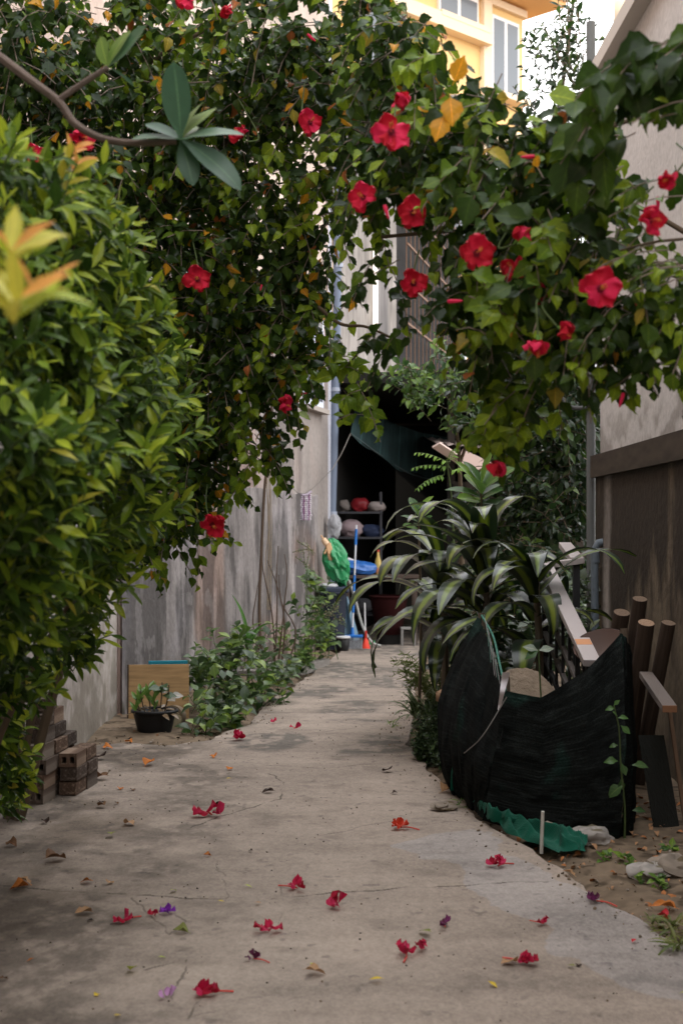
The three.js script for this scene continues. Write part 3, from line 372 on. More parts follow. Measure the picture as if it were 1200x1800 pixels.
{ // hibiscus rooted behind the bush on the left, arching over the path
  reseed(1001); const base = V(-1.68, -0.02, -7.3), T = thing('hibiscus_shrub', 'big dark hibiscus with red flowers arching from the left wall over the path', 'shrub', base);
  const L = new Leaves(T, hibGeos, hibTints, mapBroad, {}), stems = [];
  const blobs = [[40, 40, 130, 90, 6.1, 0.45, 38], [60, 150, 130, 90, 6.0, 0.4, 38], [190, 60, 140, 110, 6.3, 0.5, 44], [330, 60, 140, 110, 6.4, 0.55, 46], [470, 50, 130, 100, 6.2, 0.55, 46], [600, 60, 120, 100, 5.9, 0.5, 41], [680, 50, 60, 90, 5.7, 0.4, 17],
    [210, 190, 140, 100, 6.4, 0.5, 44], [110, 270, 130, 90, 6.1, 0.4, 35], [340, 210, 120, 110, 6.5, 0.55, 44], [450, 190, 90, 90, 6.4, 0.5, 26], [550, 170, 80, 90, 6.1, 0.45, 26], [630, 180, 70, 100, 5.9, 0.4, 23], [260, 330, 140, 100, 6.5, 0.5, 49], [400, 340, 100, 100, 6.5, 0.5, 38], [510, 310, 60, 90, 6.3, 0.4, 19], [590, 330, 45, 90, 6.0, 0.3, 9],
    [250, 460, 120, 110, 6.6, 0.5, 46], [370, 470, 110, 100, 6.6, 0.55, 49], [480, 440, 80, 90, 6.4, 0.5, 35], [550, 460, 50, 80, 6.2, 0.3, 14], [300, 590, 120, 110, 6.7, 0.5, 46], [420, 580, 100, 90, 6.6, 0.5, 46], [510, 550, 60, 90, 6.3, 0.4, 23], [555, 600, 35, 50, 6.2, 0.25, 7], [300, 710, 110, 90, 6.8, 0.45, 44], [390, 680, 80, 70, 6.7, 0.45, 32], [470, 650, 60, 50, 6.4, 0.35, 14], [520, 655, 30, 35, 6.2, 0.2, 6],
    [310, 810, 100, 80, 6.8, 0.4, 38], [390, 770, 45, 60, 6.7, 0.3, 13], [320, 890, 70, 50, 6.8, 0.35, 19], [250, 900, 70, 70, 6.8, 0.4, 20], [480, 745, 22, 45, 6.5, 0.12, 4], [475, 800, 25, 40, 6.5, 0.12, 4],
    [60, 100, 160, 130, 7.1, 0.35, 40], [250, 120, 160, 130, 7.2, 0.35, 44], [420, 120, 140, 130, 7.1, 0.35, 38], [150, 330, 180, 120, 7.2, 0.35, 44], [330, 340, 150, 130, 7.3, 0.35, 44], [300, 520, 150, 120, 7.4, 0.35, 44], [430, 500, 100, 110, 7.2, 0.35, 30], [300, 680, 130, 100, 7.4, 0.3, 32], [270, 820, 110, 80, 7.4, 0.3, 24], [560, 90, 120, 100, 6.8, 0.35, 26]];
  fillBlobs(L, stems, blobs, { len: 0.27, n: 13, size: 0.073, droop: 0.45, lift: 0.45, jitter: 0.65, face: V(0.15, 0.75, 0.65), dir: b => V(b.x * 0.7 + rr(-0.5, 0.5), -0.1 + b.y * 0.5 + rr(-0.4, 0.3), 0.35 + rr(-0.4, 0.5)).normalize(), pick: pickHib(0.28, 0.026) });
  for (const [k, r] of [[[[-1.68, 0, -7.3], [-1.6, 1.2, -7.1], [-1.3, 2.3, -6.9], [-0.9, 3.0, -6.7], [-0.3, 3.4, -6.3], [0.2, 3.55, -5.9]], 0.04], [[[-1.72, 0, -7.3], [-1.7, 1.5, -7.1], [-1.4, 2.6, -6.8], [-1.0, 3.5, -6.4], [-0.5, 3.8, -6.3]], 0.035], [[[-1.66, 0, -7.25], [-1.35, 1.0, -7.1], [-0.95, 1.9, -7], [-0.7, 2.4, -6.8], [-0.45, 2.6, -6.5], [-0.2, 2.55, -6.3]], 0.03], [[[-1.7, 0, -7.35], [-1.62, 1.6, -6.9], [-1.6, 2.9, -6.5], [-1.6, 3.6, -6.2]], 0.035], [[[-1.69, 0, -7.28], [-1.45, 0.8, -6.95], [-1.05, 1.35, -6.9], [-0.85, 1.5, -6.8]], 0.022]]) limb(T, base, k.map(a => V(...a)), r, 0.008, bark);
  limb(T, base, [P(560, 540, 6.1), P(600, 570, 6.0), P(645, 575, 5.9), P(700, 600, 5.9)], 0.009, 0.005, bark); limb(T, base, [P(465, 700, 6.5), P(475, 760, 6.5), P(470, 840, 6.5)], 0.006, 0.003, bark, 'hanging_twig');
  limb(T, base, [P(590, 660, 6.1), P(630, 620, 6.0), P(640, 600, 5.95)], 0.005, 0.003, bark);
  for (const [x, y, px, d, f, o] of [[62, 283, 52, 5.5, [0.3, 0.2, 1], { open: 0.7, mat: 1 }], [142, 243, 50, 5.6, [0.5, -0.2, 1], { open: 0.7 }], [347, 493, 46, 5.85, [0.05, 0.05, 1], { mat: 2 }], [372, 922, 46, 6.2, [0.35, -0.25, 1], { open: 0.85, mat: 2 }], [427, 243, 36, 5.7, [-0.6, 0.5, 0.7], { open: 0.35, mat: 1 }], [543, 217, 44, 5.5, [0.3, 0.1, 1], {}], [495, 708, 34, 6.0, [0.8, -0.5, 0.8], { open: 0.6, mat: 1 }], [335, 0, 46, 5.6, [0, 0.6, 1], { mat: 1 }], [405, 20, 30, 5.7, [-0.5, -0.3, 1], { open: 0.3, mat: 2 }]]) { flower(T, base, P(x, y, d), V(...f), px / F * d * 1.22, o); limb(T, base, [P(x, y, d).addScaledVector(V(...f).normalize(), -0.02), P(x, y, d).addScaledVector(V(...f).normalize(), -0.1).add(V(0, 0.06, 0)), P(x - 8, y - 70, d + 0.3)], 0.003, 0.003, greenStem, 'flower_stalk'); }
  bud(T, base, P(540, 60, 5.6), V(0.5, -0.5, 0.2), 0.05); bud(T, base, P(522, 692, 6), V(1, 0.03, 0.2), 0.045); bud(T, base, P(460, 500, 5.9), V(-0.2, -1, 0.2), 0.03);
  fillBlobs(L, stems, [[590, 640, 35, 45, 6.0, 0.15, 4], [630, 690, 30, 40, 5.9, 0.1, 3], [420, 720, 30, 60, 6.3, 0.15, 3], [560, 400, 40, 80, 5.9, 0.2, 3], [480, 290, 40, 70, 6.0, 0.2, 3], [430, 830, 20, 40, 6.4, 0.1, 2]], { len: 0.2, n: 8, size: 0.08, droop: 0.4, lift: 0.3, jitter: 0.5, face: V(0, 0.5, 0.8), dir: () => V(rr(-0.5, 0.6), rr(-0.6, 0.3), rr(0, 0.5)).normalize(), pick: () => [3 + Math.floor(rr(0, 2)), Math.floor(rr(0, 6))] });  // lime tints put a backlit glow into these fringe leaves
  for (const [x, y] of [[600, 640], [645, 600], [620, 560], [660, 640], [612, 690], [640, 735], [690, 590], [585, 660], [625, 650], [655, 690], [598, 700], [640, 665]]) L.add(P(x, y, rr(5.8, 6.2)), V(rr(-0.6, 0.6), rr(-0.7, 0.1), 0.3), V(rr(-0.5, 0.5), rr(0.1, 0.8), 0.8), rr(0.07, 0.11), Math.floor(rr(0, 6)), 3 + (rnd() < 0.7 ? 1 : 0));  // more fringe leaves, tinted lime to look backlit
  part(T, 'twigs', joined(stems).translate(-base.x, -base.y, -base.z), greyBark).userData.kind = 'stuff';
}
{ // second hibiscus from the right, larger leaves nearer the eye
  reseed(2002); const base = V(1.72, -0.02, -4.6), T = thing('hibiscus_shrub', 'large-leaved hibiscus with many red flowers leaning in from the right wall', 'shrub', base);
  const L = new Leaves(T, hibGeos, hibTints, mapBroad, {}), stems = [];
  const blobs = [[690, 110, 90, 90, 5.3, 0.4, 18], [640, 230, 60, 60, 5.4, 0.3, 10], [750, 165, 75, 75, 5.1, 0.4, 17], [730, 260, 90, 70, 5.1, 0.35, 17], [840, 250, 90, 65, 4.9, 0.4, 18], [840, 185, 60, 30, 5.0, 0.3, 5], [940, 255, 80, 65, 4.8, 0.4, 17], [1010, 240, 60, 80, 4.7, 0.35, 14], [830, 320, 90, 80, 4.9, 0.4, 20], [650, 350, 55, 60, 5.3, 0.3, 7], [715, 350, 70, 50, 5.1, 0.3, 7], [930, 340, 90, 80, 4.7, 0.4, 20], [1020, 350, 70, 80, 4.6, 0.35, 16], [815, 410, 60, 65, 4.9, 0.35, 9], [880, 430, 80, 70, 4.7, 0.4, 15], [980, 450, 90, 70, 4.5, 0.4, 18], [1070, 470, 60, 60, 4.4, 0.3, 10], [690, 460, 50, 50, 5.1, 0.25, 3], [850, 520, 60, 60, 4.7, 0.3, 10], [940, 540, 80, 60, 4.5, 0.35, 14], [1030, 560, 60, 70, 4.4, 0.3, 13], [1100, 540, 60, 60, 4.3, 0.3, 10], [1170, 540, 60, 60, 4.2, 0.25, 8], [870, 610, 50, 50, 4.8, 0.25, 7], [960, 610, 50, 40, 4.6, 0.25, 5], [1060, 630, 30, 30, 4.4, 0.15, 3], [1170, 620, 35, 30, 4.2, 0.15, 2], [880, 690, 40, 60, 4.9, 0.18, 6], [885, 750, 30, 25, 4.9, 0.12, 2], [680, 580, 50, 50, 5.2, 0.2, 2]];
  fillBlobs(L, stems, blobs, { len: 0.25, n: 12, size: 0.08, droop: 0.5, lift: 0.5, jitter: 0.65, face: V(-0.1, 0.75, 0.65), dir: b => V(b.x * 0.6 - 0.2 + rr(-0.5, 0.5), b.y * 0.4 - 0.15 + rr(-0.4, 0.3), 0.3 + rr(-0.4, 0.5)).normalize(), pick: pickHib(0.45, 0.02) });
  fillBlobs(L, stems, [[880, 690, 45, 60, 4.7, 0.15, 5], [890, 745, 30, 30, 4.7, 0.1, 3], [850, 560, 50, 50, 4.4, 0.2, 4], [800, 490, 40, 40, 4.5, 0.2, 2], [930, 420, 60, 60, 4.3, 0.2, 4], [760, 130, 70, 60, 4.7, 0.2, 4]], { len: 0.2, n: 9, size: 0.085, droop: 0.4, lift: 0.4, jitter: 0.5, face: V(0, 0.6, 0.8), dir: () => V(rr(-0.6, 0.6), rr(-0.6, 0.2), rr(0, 0.5)).normalize(), pick: () => [3 + Math.floor(rr(0, 2)), Math.floor(rr(0, 6))] });  // sprays tinted lime, the light through them put into the colour
  const big = [[1090, 110, 40, 30, 3.9, 0.15, 4], [1150, 90, 50, 40, 3.8, 0.15, 5], [1060, 190, 30, 60, 4.0, 0.15, 2], [1050, 280, 30, 50, 4.1, 0.15, 2]];
  fillBlobs(L, stems, big, { len: 0.2, n: 6, size: 0.135, droop: 0.6, lift: 0.8, jitter: 0.4, face: V(-0.2, 0.6, 0.8), dir: b => V(-0.6 + rr(-0.3, 0.3), rr(-0.3, 0.1), rr(-0.2, 0.4)).normalize(), pick: () => [Math.floor(rr(0, 3)), Math.floor(rr(0, 6))] });
  fillBlobs(L, stems, [[1130, 320, 60, 30, 4.0, 0.15, 2], [1160, 210, 40, 40, 3.8, 0.12, 2], [1150, 440, 50, 30, 4.1, 0.15, 4], [1110, 640, 40, 20, 4.3, 0.1, 1], [1180, 480, 30, 40, 4.0, 0.1, 4]], { len: 0.22, n: 6, size: 0.06, droop: 0.3, lift: 0.3, face: V(-0.1, 0.8, 0.6), dir: b => V(-0.8, rr(-0.2, 0.4), rr(-0.3, 0.3)).normalize(), pick: () => [2 + Math.floor(rr(0, 3)), Math.floor(rr(0, 6))] });
  for (const [x, y, s, dx, dy, t] of [[860, 375, 0.12, 0.9, -0.25, 1], [820, 480, 0.11, 0.9, -0.2, 3], [985, 390, 0.13, 0.9, -0.3, 0], [905, 500, 0.11, -0.7, -0.3, 2], [930, 350, 0.1, -0.5, -0.8, 1], [1040, 420, 0.12, 0.8, -0.6, 0], [830, 340, 0.11, -0.3, -0.9, 1], [870, 540, 0.1, -0.9, 0.2, 3], [1185, 290, 0.14, 0.1, -0.9, 1], [790, 165, 0.1, 0.1, -1, 5], [780, 200, 0.09, -0.3, -1, 5], [850, 265, 0.1, 0.9, -0.2, 6], [955, 165, 0.11, 0.95, -0.2, 4], [795, 150, 0.09, 0.4, 0.9, 5]]) L.add(P(x, y, 4.15), V(dx, dy, 0.25), V(rr(-0.3, 0.3), 0.45, 0.9), s, Math.floor(rr(0, 6)), t);
  part(T, 'twigs', joined(stems).translate(-base.x, -base.y, -base.z), greyBark).userData.kind = 'stuff';
  for (const [k, r] of [[[[1.72, 0, -4.6], [1.7, 1.4, -4.6], [1.5, 2.2, -4.8], [1.0, 2.45, -5.0], [0.5, 2.6, -5.2], [0.15, 2.6, -5.3]], 0.022], [[[1.75, 0, -4.62], [1.74, 1.6, -4.5], [1.4, 2.2, -4.4], [0.9, 2.35, -4.5], [0.6, 2.25, -4.7]], 0.02], [[[1.7, 0, -4.55], [1.8, 2.0, -4.3], [1.6, 2.75, -4.2], [1.1, 2.8, -4.25], [0.8, 2.7, -4.2]], 0.014], [[[1.76, 0, -4.66], [1.8, 1.8, -4.8], [1.3, 2.5, -5.0], [0.75, 2.85, -5.3], [0.35, 2.95, -5.4]], 0.018]]) limb(T, base, k.map(a => V(...a)), r, 0.007, bark);
  limb(T, base, [P(1200, 420, 4), P(1150, 425, 4), P(1090, 440, 4.1)], 0.005, 0.003, bark);
  for (const [x, y, px, d, f, o] of [[687, 236, 66, 4.35, [-0.05, 0.15, 1], { mat: 1 }], [640, 350, 52, 4.6, [-0.3, 0.1, 1], { open: 0.8, mat: 0 }], [724, 375, 52, 4.6, [0.1, -0.1, 1], { mat: 2 }], [726, 500, 50, 4.7, [0.0, 0.0, 1], { mat: 2 }], [835, 447, 62, 4.2, [0.15, 0.1, 1], { mat: 2 }], [910, 423, 50, 4.3, [0.5, 0.4, 0.6], { open: 0.5, mat: 1 }], [905, 480, 50, 4.35, [-0.3, 0.3, 0.6], { open: 0.6, mat: 2 }], [945, 512, 46, 4.3, [-0.2, -0.4, 1], { open: 0.8, mat: 2 }], [1052, 510, 70, 3.95, [0.1, 0.0, 1], { mat: 0 }], [985, 578, 42, 4.1, [0.5, -0.5, 0.7], { open: 0.5, mat: 2 }], [945, 598, 50, 4.1, [0.0, -0.9, 0.35], { open: 0.55, mat: 1 }], [1137, 388, 56, 3.8, [0.3, -0.1, 0.8], { open: 0.75, mat: 1 }], [1178, 312, 40, 3.8, [-0.6, -0.4, 0.6], { open: 0.4, mat: 1 }], [870, 808, 44, 4.6, [0.15, -1, 0.25], { open: 0.3, mat: 1 }], [700, 165, 50, 4.6, [0.2, -0.6, 0.3], { open: 0.15, mat: 1 }]]) { flower(T, base, P(x, y, d), V(...f), px / F * d * 1.22, o); const n = V(...f).normalize(); limb(T, base, [P(x, y, d).addScaledVector(n, -0.02), P(x, y, d).addScaledVector(n, -0.09).add(V(0, 0.03, 0)), P(x + 10, y - 60, d + 0.25)], 0.003, 0.003, greenStem, 'flower_stalk'); }
  for (const [x, y, a] of [[785, 530, [1, 0.02, 0.2]], [675, 360, [0.3, -1, 0.2]], [1095, 690, [-0.3, -1, 0.1]], [1155, 345, [0, -1, 0.2]], [940, 275, [-1, -0.1, 0.2]], [1115, 535, [0.8, 0.1, 0.4]]]) bud(T, base, P(x, y, 4.2), V(...a), 0.048);
}
{ // bush with lance-shaped leaves in the left foreground
  reseed(3003); const base = V(-1.5, 0, -5.2), T = thing('lance_leaf_bush', 'bright green bush with narrow pointed leaves filling the left foreground', 'bush', base);
  const geos = [0, 1, 2, 3, 4].map(i => leafGeo({ profile: 'lance', width: 0.3 + 0.03 * (i % 3), fold: [0.3, 0.6, 0.2, 0.5, 0.4][i], curl: [0.4, 0.8, 0.2, 1.1, -0.2][i], rows: 6, wave: 0.05, twist: [0, 0.5, -0.5, 0.3, -0.2][i], ph: i }));
  const tints = [[0.028, 0.062, 0.009], [0.056, 0.11, 0.012], [0.105, 0.18, 0.015], [0.17, 0.26, 0.02], [0.32, 0.40, 0.028], [0.45, 0.42, 0.05], [0.70, 0.34, 0.09]];
  const L = new Leaves(T, geos, tints, mapLance, {}), stems = [];
  const blobs = [[20, 350, 90, 50, 3.7, 0.3, 20], [120, 370, 80, 60, 4.1, 0.3, 20], [50, 450, 100, 70, 3.7, 0.35, 26], [170, 460, 80, 70, 4.3, 0.35, 24], [60, 560, 110, 80, 3.7, 0.35, 30], [190, 570, 80, 80, 4.4, 0.35, 28], [60, 680, 120, 90, 3.7, 0.4, 34], [190, 680, 90, 80, 4.5, 0.35, 30], [265, 650, 50, 80, 5.0, 0.3, 16], [60, 800, 110, 90, 3.6, 0.4, 32], [180, 790, 90, 80, 4.4, 0.4, 30], [260, 760, 60, 80, 5.0, 0.3, 18], [50, 910, 100, 80, 3.8, 0.4, 28], [160, 900, 80, 70, 4.6, 0.35, 26], [235, 890, 50, 80, 5.2, 0.3, 14], [210, 980, 50, 50, 5.4, 0.25, 10], [40, 1010, 90, 70, 4.1, 0.35, 24], [130, 1020, 70, 60, 5.0, 0.3, 18], [40, 1110, 70, 60, 4.6, 0.3, 18], [120, 1100, 45, 40, 5.4, 0.25, 9], [150, 1145, 35, 30, 5.6, 0.2, 5], [30, 1200, 60, 50, 5.2, 0.3, 13], [90, 1190, 40, 35, 5.6, 0.25, 6], [25, 1280, 40, 50, 5.8, 0.25, 9], [25, 1350, 30, 40, 6.2, 0.2, 9], [20, 1400, 25, 25, 6.6, 0.2, 4], [-60, 700, 80, 300, 4.2, 0.5, 40], [-200, 650, 180, 350, 4.4, 0.8, 60], [-250, 900, 200, 250, 3.6, 0.6, 50], [-120, 1150, 120, 120, 4.6, 0.5, 26]];  // clumps left of the view are added to shade the path
  const pick = t => { const r = rnd(), v = Math.floor(rr(0, 5)); if (t > 0.72 && r < 0.35) return [4, v]; if (r < 0.012) return [5, v]; if (t < 0.4) return [Math.floor(rr(0, 2)), v]; return [r < 0.25 ? 0 : r < 0.55 ? 1 : r < 0.8 ? 2 : 3, v]; };
  fillBlobs(L, stems, blobs, { len: 0.2, n: 13, size: 0.092, droop: 0.1, lift: 0.02, out: 0.85, jitter: 0.55, face: V(0.25, 0.85, 0.5), tip: 0.7, dir: b => V(0.55 + b.x * 0.3 + rr(-0.4, 0.4), 0.45 + rr(-0.4, 0.5), 0.35 + rr(-0.5, 0.5)).normalize(), pick });
  // young shoots close to the eye, yellow and orange
  for (const [x, y, d, n] of [[25, 520, 1.95, 9], [15, 430, 2.1, 8], [60, 500, 2.1, 5]]) shoot(L, stems, P(x, y + 60, d), V(0.1, 1, 0.1), 0.06, n, 0.1, { out: 1, lift: -0.2, face: V(0.2, 0.8, 0.5), tip: 0.8, pick: t => [t > 0.55 ? (rnd() < 0.6 ? 6 : 5) : (rnd() < 0.5 ? 5 : 4), Math.floor(rr(0, 5))], stemR: 0.0015 });
  for (const [x, y, d] of [[140, 240, 3.6], [135, 215, 3.6]]) shoot(L, stems, P(x - 30, y + 120, d), V(0.25, 1, 0), 0.16, 8, 0.075, { out: 0.8, lift: -0.2, pick: t => [t > 0.6 ? 6 : 5, Math.floor(rr(0, 5))] });
  for (const [x, y, d] of [[265, 790, 4.0], [255, 760, 4.0]]) shoot(L, stems, P(x, y + 50, d), V(0, 1, 0.1), 0.07, 7, 0.085, { out: 0.8, lift: -0.3, pick: () => [rnd() < 0.5 ? 4 : 3, Math.floor(rr(0, 5))] });
  part(T, 'twigs', joined(stems).translate(-base.x, -base.y, -base.z), greenStem).userData.kind = 'stuff';
  for (const k of [[[-1.5, 0, -5.2], [-1.4, 0.8, -5], [-1.1, 1.5, -4.6], [-0.85, 2.1, -4.2], [-0.75, 2.35, -4]], [[-1.55, 0, -5.1], [-1.5, 0.9, -4.8], [-1.2, 1.4, -4.2], [-0.95, 1.6, -3.8]], [[-1.48, 0, -5.3], [-1.35, 0.6, -5.4], [-1.15, 1.0, -5.3], [-0.95, 1.3, -5.1], [-0.8, 1.6, -4.9]], [[-1.6, 0, -5.2], [-1.6, 1.2, -4.9], [-1.3, 2.0, -4.3], [-1.0, 2.3, -3.8], [-0.7, 2.0, -2.6], [-0.5, 1.86, -2.05]], [[-1.52, 0, -5.35], [-1.45, 0.5, -5.7], [-1.3, 0.8, -5.8], [-1.2, 0.9, -5.7]]]) limb(T, base, k.map(a => V(...a)), 0.02, 0.004, bark);
}
{ // plumeria branch reaching in from the left
  reseed(4004); const base = V(-2.2, 0, -4.2), T = thing('plumeria_tree', 'plumeria branch with long blue green leaves reaching in front of the hibiscus', 'tree', base), m = MS([0.19, 0.145, 0.12], 0.9, { bumpMap: plasterBump, bumpScale: 0.012 }), d = 4.1;
  limb(T, base, [V(-2.2, -0.02, -4.2), V(-2.2, 1.2, -4.2), V(-2.0, 2.4, -4.15), V(-1.5, 3.1, -4.1), P(-60, 60, d)], 0.06, 0.016, m, 'trunk');
  limb(T, base, [P(-60, 60, d), P(0, 100, d), P(60, 145, d), P(105, 180, d), P(130, 215, d), P(180, 243, d), P(240, 251, d), P(310, 248, d)], 0.015, 0.0095, m); limb(T, base, [P(103, 176, d), P(140, 150, d), P(190, 118, d)], 0.01, 0.008, m);
  const geo = [0, 1, 2].map(i => leafGeo({ profile: 'obov', width: 0.44, fold: [0.2, 0.12, 0.25][i], curl: [0.25, 0.5, -0.25][i], rows: 10, wave: 0.02, ph: i }));
  const L = new Leaves(T, geo, [[0.04, 0.10, 0.052], [0.065, 0.14, 0.07], [0.14, 0.24, 0.04]], mapPlume, { clearcoat: 0.9, clearcoatRoughness: 0.45 });
  const c = P(318, 245, d - 0.02); for (const [dx, dy, dz, len, nx, ny, nz, t] of [[-0.03, 1, 0.1, 0.25, -0.35, 0, 1, 0], [0.22, 0.9, -0.2, 0.17, -0.9, 0.1, 0.6, 2], [-0.95, 0.08, 0.15, 0.165, 0.1, 0.9, 0.5, 1], [-0.75, 0.45, -0.1, 0.14, 0.4, 0.6, 0.7, 0], [0.98, 0.3, 0.1, 0.215, -0.3, 0.8, 0.5, 1], [0.86, -0.5, 0.2, 0.27, 0.4, 0.7, 0.75, 0], [0.3, -0.95, 0.25, 0.17, 0.3, 0.3, 1, 0], [0.25, -0.35, 0.9, 0.12, 0, 0.9, 0.5, 1], [0.5, 0.75, -0.4, 0.2, -0.5, 0.5, 0.6, 2], [0.1, 0.6, -0.8, 0.18, 0, 0.3, 1, 2], [0.7, 0.1, -0.8, 0.19, -0.2, 0.7, 0.6, 0]]) L.add(c, V(dx, dy, dz), V(nx, ny, nz), len * 0.86, Math.floor(rr(0, 3)), t);
  const e = P(190, 118, d); for (const [dx, dy, dz, len, t] of [[0.35, 0.95, 0.1, 0.13, 2], [0.8, 0.65, 0.1, 0.16, 1], [-0.3, 0.9, -0.2, 0.11, 2], [0.6, -0.2, -0.6, 0.1, 0]]) L.add(e, V(dx, dy, dz), V(-0.6, 0.4, 0.7), len, Math.floor(rr(0, 3)), t);
}
console.log('canopy done');

// ------------------------------------------------------------------ plants behind: trees over the lean-to
const plainGeos = [0, 1, 2, 3].map(i => leafGeo({ profile: 'lance', width: 0.42 + 0.05 * (i % 2), fold: [0.25, 0.5, 0.1, 0.4][i], curl: [0.5, 0.9, 0.2, 1.2][i], rows: 4, twist: [0, 0.4, -0.4, 0.2][i] }));
{
  reseed(5005); const base = V(2.0, -0.03, -14.4), T = thing('garden_tree', 'dense dark green tree between the lean-to and the right house corner', 'tree', base);
  const L = new Leaves(T, plainGeos, [[0.010, 0.025, 0.008], [0.016, 0.038, 0.010], [0.024, 0.052, 0.012], [0.045, 0.09, 0.017], [0.09, 0.15, 0.02]], mapLance, { clearcoat: 0.6, set: { most: 220 } }), stems = [];
  const pick = t => { const r = rnd(); return [r < 0.3 ? 0 : r < 0.6 ? 1 : r < 0.85 ? 2 : r < 0.95 ? 3 : 4, Math.floor(rr(0, 4))]; };
  fillBlobs(L, stems, [[960, 440, 110, 90, 13.4, 0.7, 42], [900, 330, 90, 90, 13.6, 0.6, 29], [1000, 330, 60, 90, 13.2, 0.6, 22], [880, 560, 70, 80, 13.6, 0.6, 32], [980, 560, 80, 80, 13.2, 0.6, 42], [900, 660, 80, 80, 13.6, 0.7, 42], [990, 680, 60, 90, 13.2, 0.6, 38], [930, 760, 90, 70, 13.6, 0.7, 45], [1000, 800, 50, 80, 13.2, 0.5, 26], [900, 850, 80, 60, 13.8, 0.6, 21], [985, 900, 60, 70, 13.2, 0.5, 32], [920, 930, 80, 60, 13.8, 0.6, 26], [1000, 1000, 50, 60, 12.8, 0.5, 21], [960, 850, 90, 70, 13.0, 0.6, 48], [860, 900, 60, 60, 13.5, 0.5, 29], [1000, 720, 50, 80, 12.8, 0.5, 35], [930, 1000, 80, 60, 12.6, 0.5, 42], [860, 1000, 60, 60, 13, 0.5, 29], [990, 1080, 60, 50, 12, 0.4, 32], [900, 1080, 70, 50, 12, 0.4, 32]], { len: 0.5, n: 13, size: 0.125, droop: 0.3, lift: 0.3, jitter: 0.5, stemR: 0.004, face: V(-0.1, 0.8, 0.5), dir: b => V(b.x + rr(-0.5, 0.5), rr(-0.5, 0.5), 0.3 + rr(-0.5, 0.5)).normalize(), pick });
  fillBlobs(L, stems, [[1000, 60, 45, 60, 12.5, 0.4, 20], [1010, 150, 50, 60, 12.5, 0.4, 20], [970, 110, 40, 50, 12.6, 0.4, 12], [1030, 220, 40, 60, 12.5, 0.4, 10], [1020, -40, 60, 60, 12.5, 0.4, 10], [960, 220, 60, 60, 12.8, 0.4, 11]], { len: 0.4, n: 10, size: 0.1, droop: -0.1, lift: 0.0, jitter: 0.6, stemR: 0.004, face: V(-0.1, 0.8, 0.5), dir: b => V(b.x * 0.7 + rr(-0.5, 0.5), 0.7, rr(-0.4, 0.4)).normalize(), pick });
  part(T, 'twigs', joined(stems).translate(-base.x, -base.y, -base.z), bark).userData.kind = 'stuff';
  limb(T, base, [base, V(1.95, 1.2, -14.3), V(1.85, 2.4, -14), V(1.75, 3.6, -13.6), V(1.95, 5, -13), V(2.1, 6.4, -12.6)], 0.07, 0.012, bark, 'trunk');
  for (const k of [[[1.93, 1.4, -14.3], [1.6, 2.2, -14], [1.5, 3, -13.8]], [[1.85, 2.3, -14], [2.2, 2.9, -13.6], [2.3, 3.4, -13.3]], [[1.78, 3.3, -13.8], [1.5, 4.0, -13.7], [1.5, 4.8, -13.6]]]) limb(T, base, k.map(a => V(...a)), 0.03, 0.01, bark);
}
{
  reseed(5105); const base = V(1.35, -0.03, -15.6), T = thing('young_tree', 'young tree with glossy pale leaves overhanging the shade cloth', 'tree', base);
  const L = new Leaves(T, plainGeos, [[0.03, 0.07, 0.02], [0.05, 0.105, 0.025], [0.08, 0.15, 0.03], [0.14, 0.24, 0.04]], mapLance, { clearcoat: 0.6, set: { most: 200 } }), stems = [], pick = () => [Math.floor(rr(0, 4)), Math.floor(rr(0, 4))];
  fillBlobs(L, stems, [[740, 660, 60, 40, 15.2, 0.4, 14], [790, 700, 60, 50, 15, 0.4, 18], [720, 690, 40, 30, 15.2, 0.3, 6], [830, 650, 50, 50, 15, 0.4, 12], [780, 630, 50, 40, 15.2, 0.4, 8], [830, 740, 40, 40, 15, 0.3, 8]], { len: 0.4, n: 11, size: 0.13, droop: 0.2, lift: 0.2, jitter: 0.5, stemR: 0.004, face: V(-0.1, 0.8, 0.5), dir: b => V(b.x + rr(-0.6, 0.4), rr(-0.4, 0.6), 0.3 + rr(-0.5, 0.5)).normalize(), pick });
  part(T, 'twigs', joined(stems).translate(-base.x, -base.y, -base.z), bark).userData.kind = 'stuff'; limb(T, base, [base, V(1.32, 1.3, -15.5), V(1.25, 2.5, -15.2), V(1.1, 3.2, -15)], 0.04, 0.012, bark, 'trunk'); limb(T, base, [V(1.28, 2.2, -15.3), V(1.5, 2.9, -15), V(1.6, 3.3, -15)], 0.02, 0.008, bark);
}
function pinnate(T, L, base, p, dir, len, n, size, tint) { // one feather-shaped leaf
  const q = p.clone().addScaledVector(dir, len).add(V(0, -len * 0.25, 0)), c = new THREE.QuadraticBezierCurve3(p, p.clone().addScaledVector(dir, len * 0.55), q); part(T, 'leaf_stalk', new THREE.TubeGeometry(c, 6, 0.003, 4).translate(-base.x, -base.y, -base.z), greenStem);
  for (let i = 1; i <= n; i++) for (const s of [-1, 1]) { const t = i / n, o = c.getPoint(t), tan = c.getTangent(t), side = V(0, 1, 0).cross(tan).normalize().multiplyScalar(s); L.add(o, side.multiplyScalar(0.8).addScaledVector(tan, 0.5).add(V(0, -0.35, 0)), V(0, 1, 0.5), size * (1 - 0.4 * t), i, tint); }
}
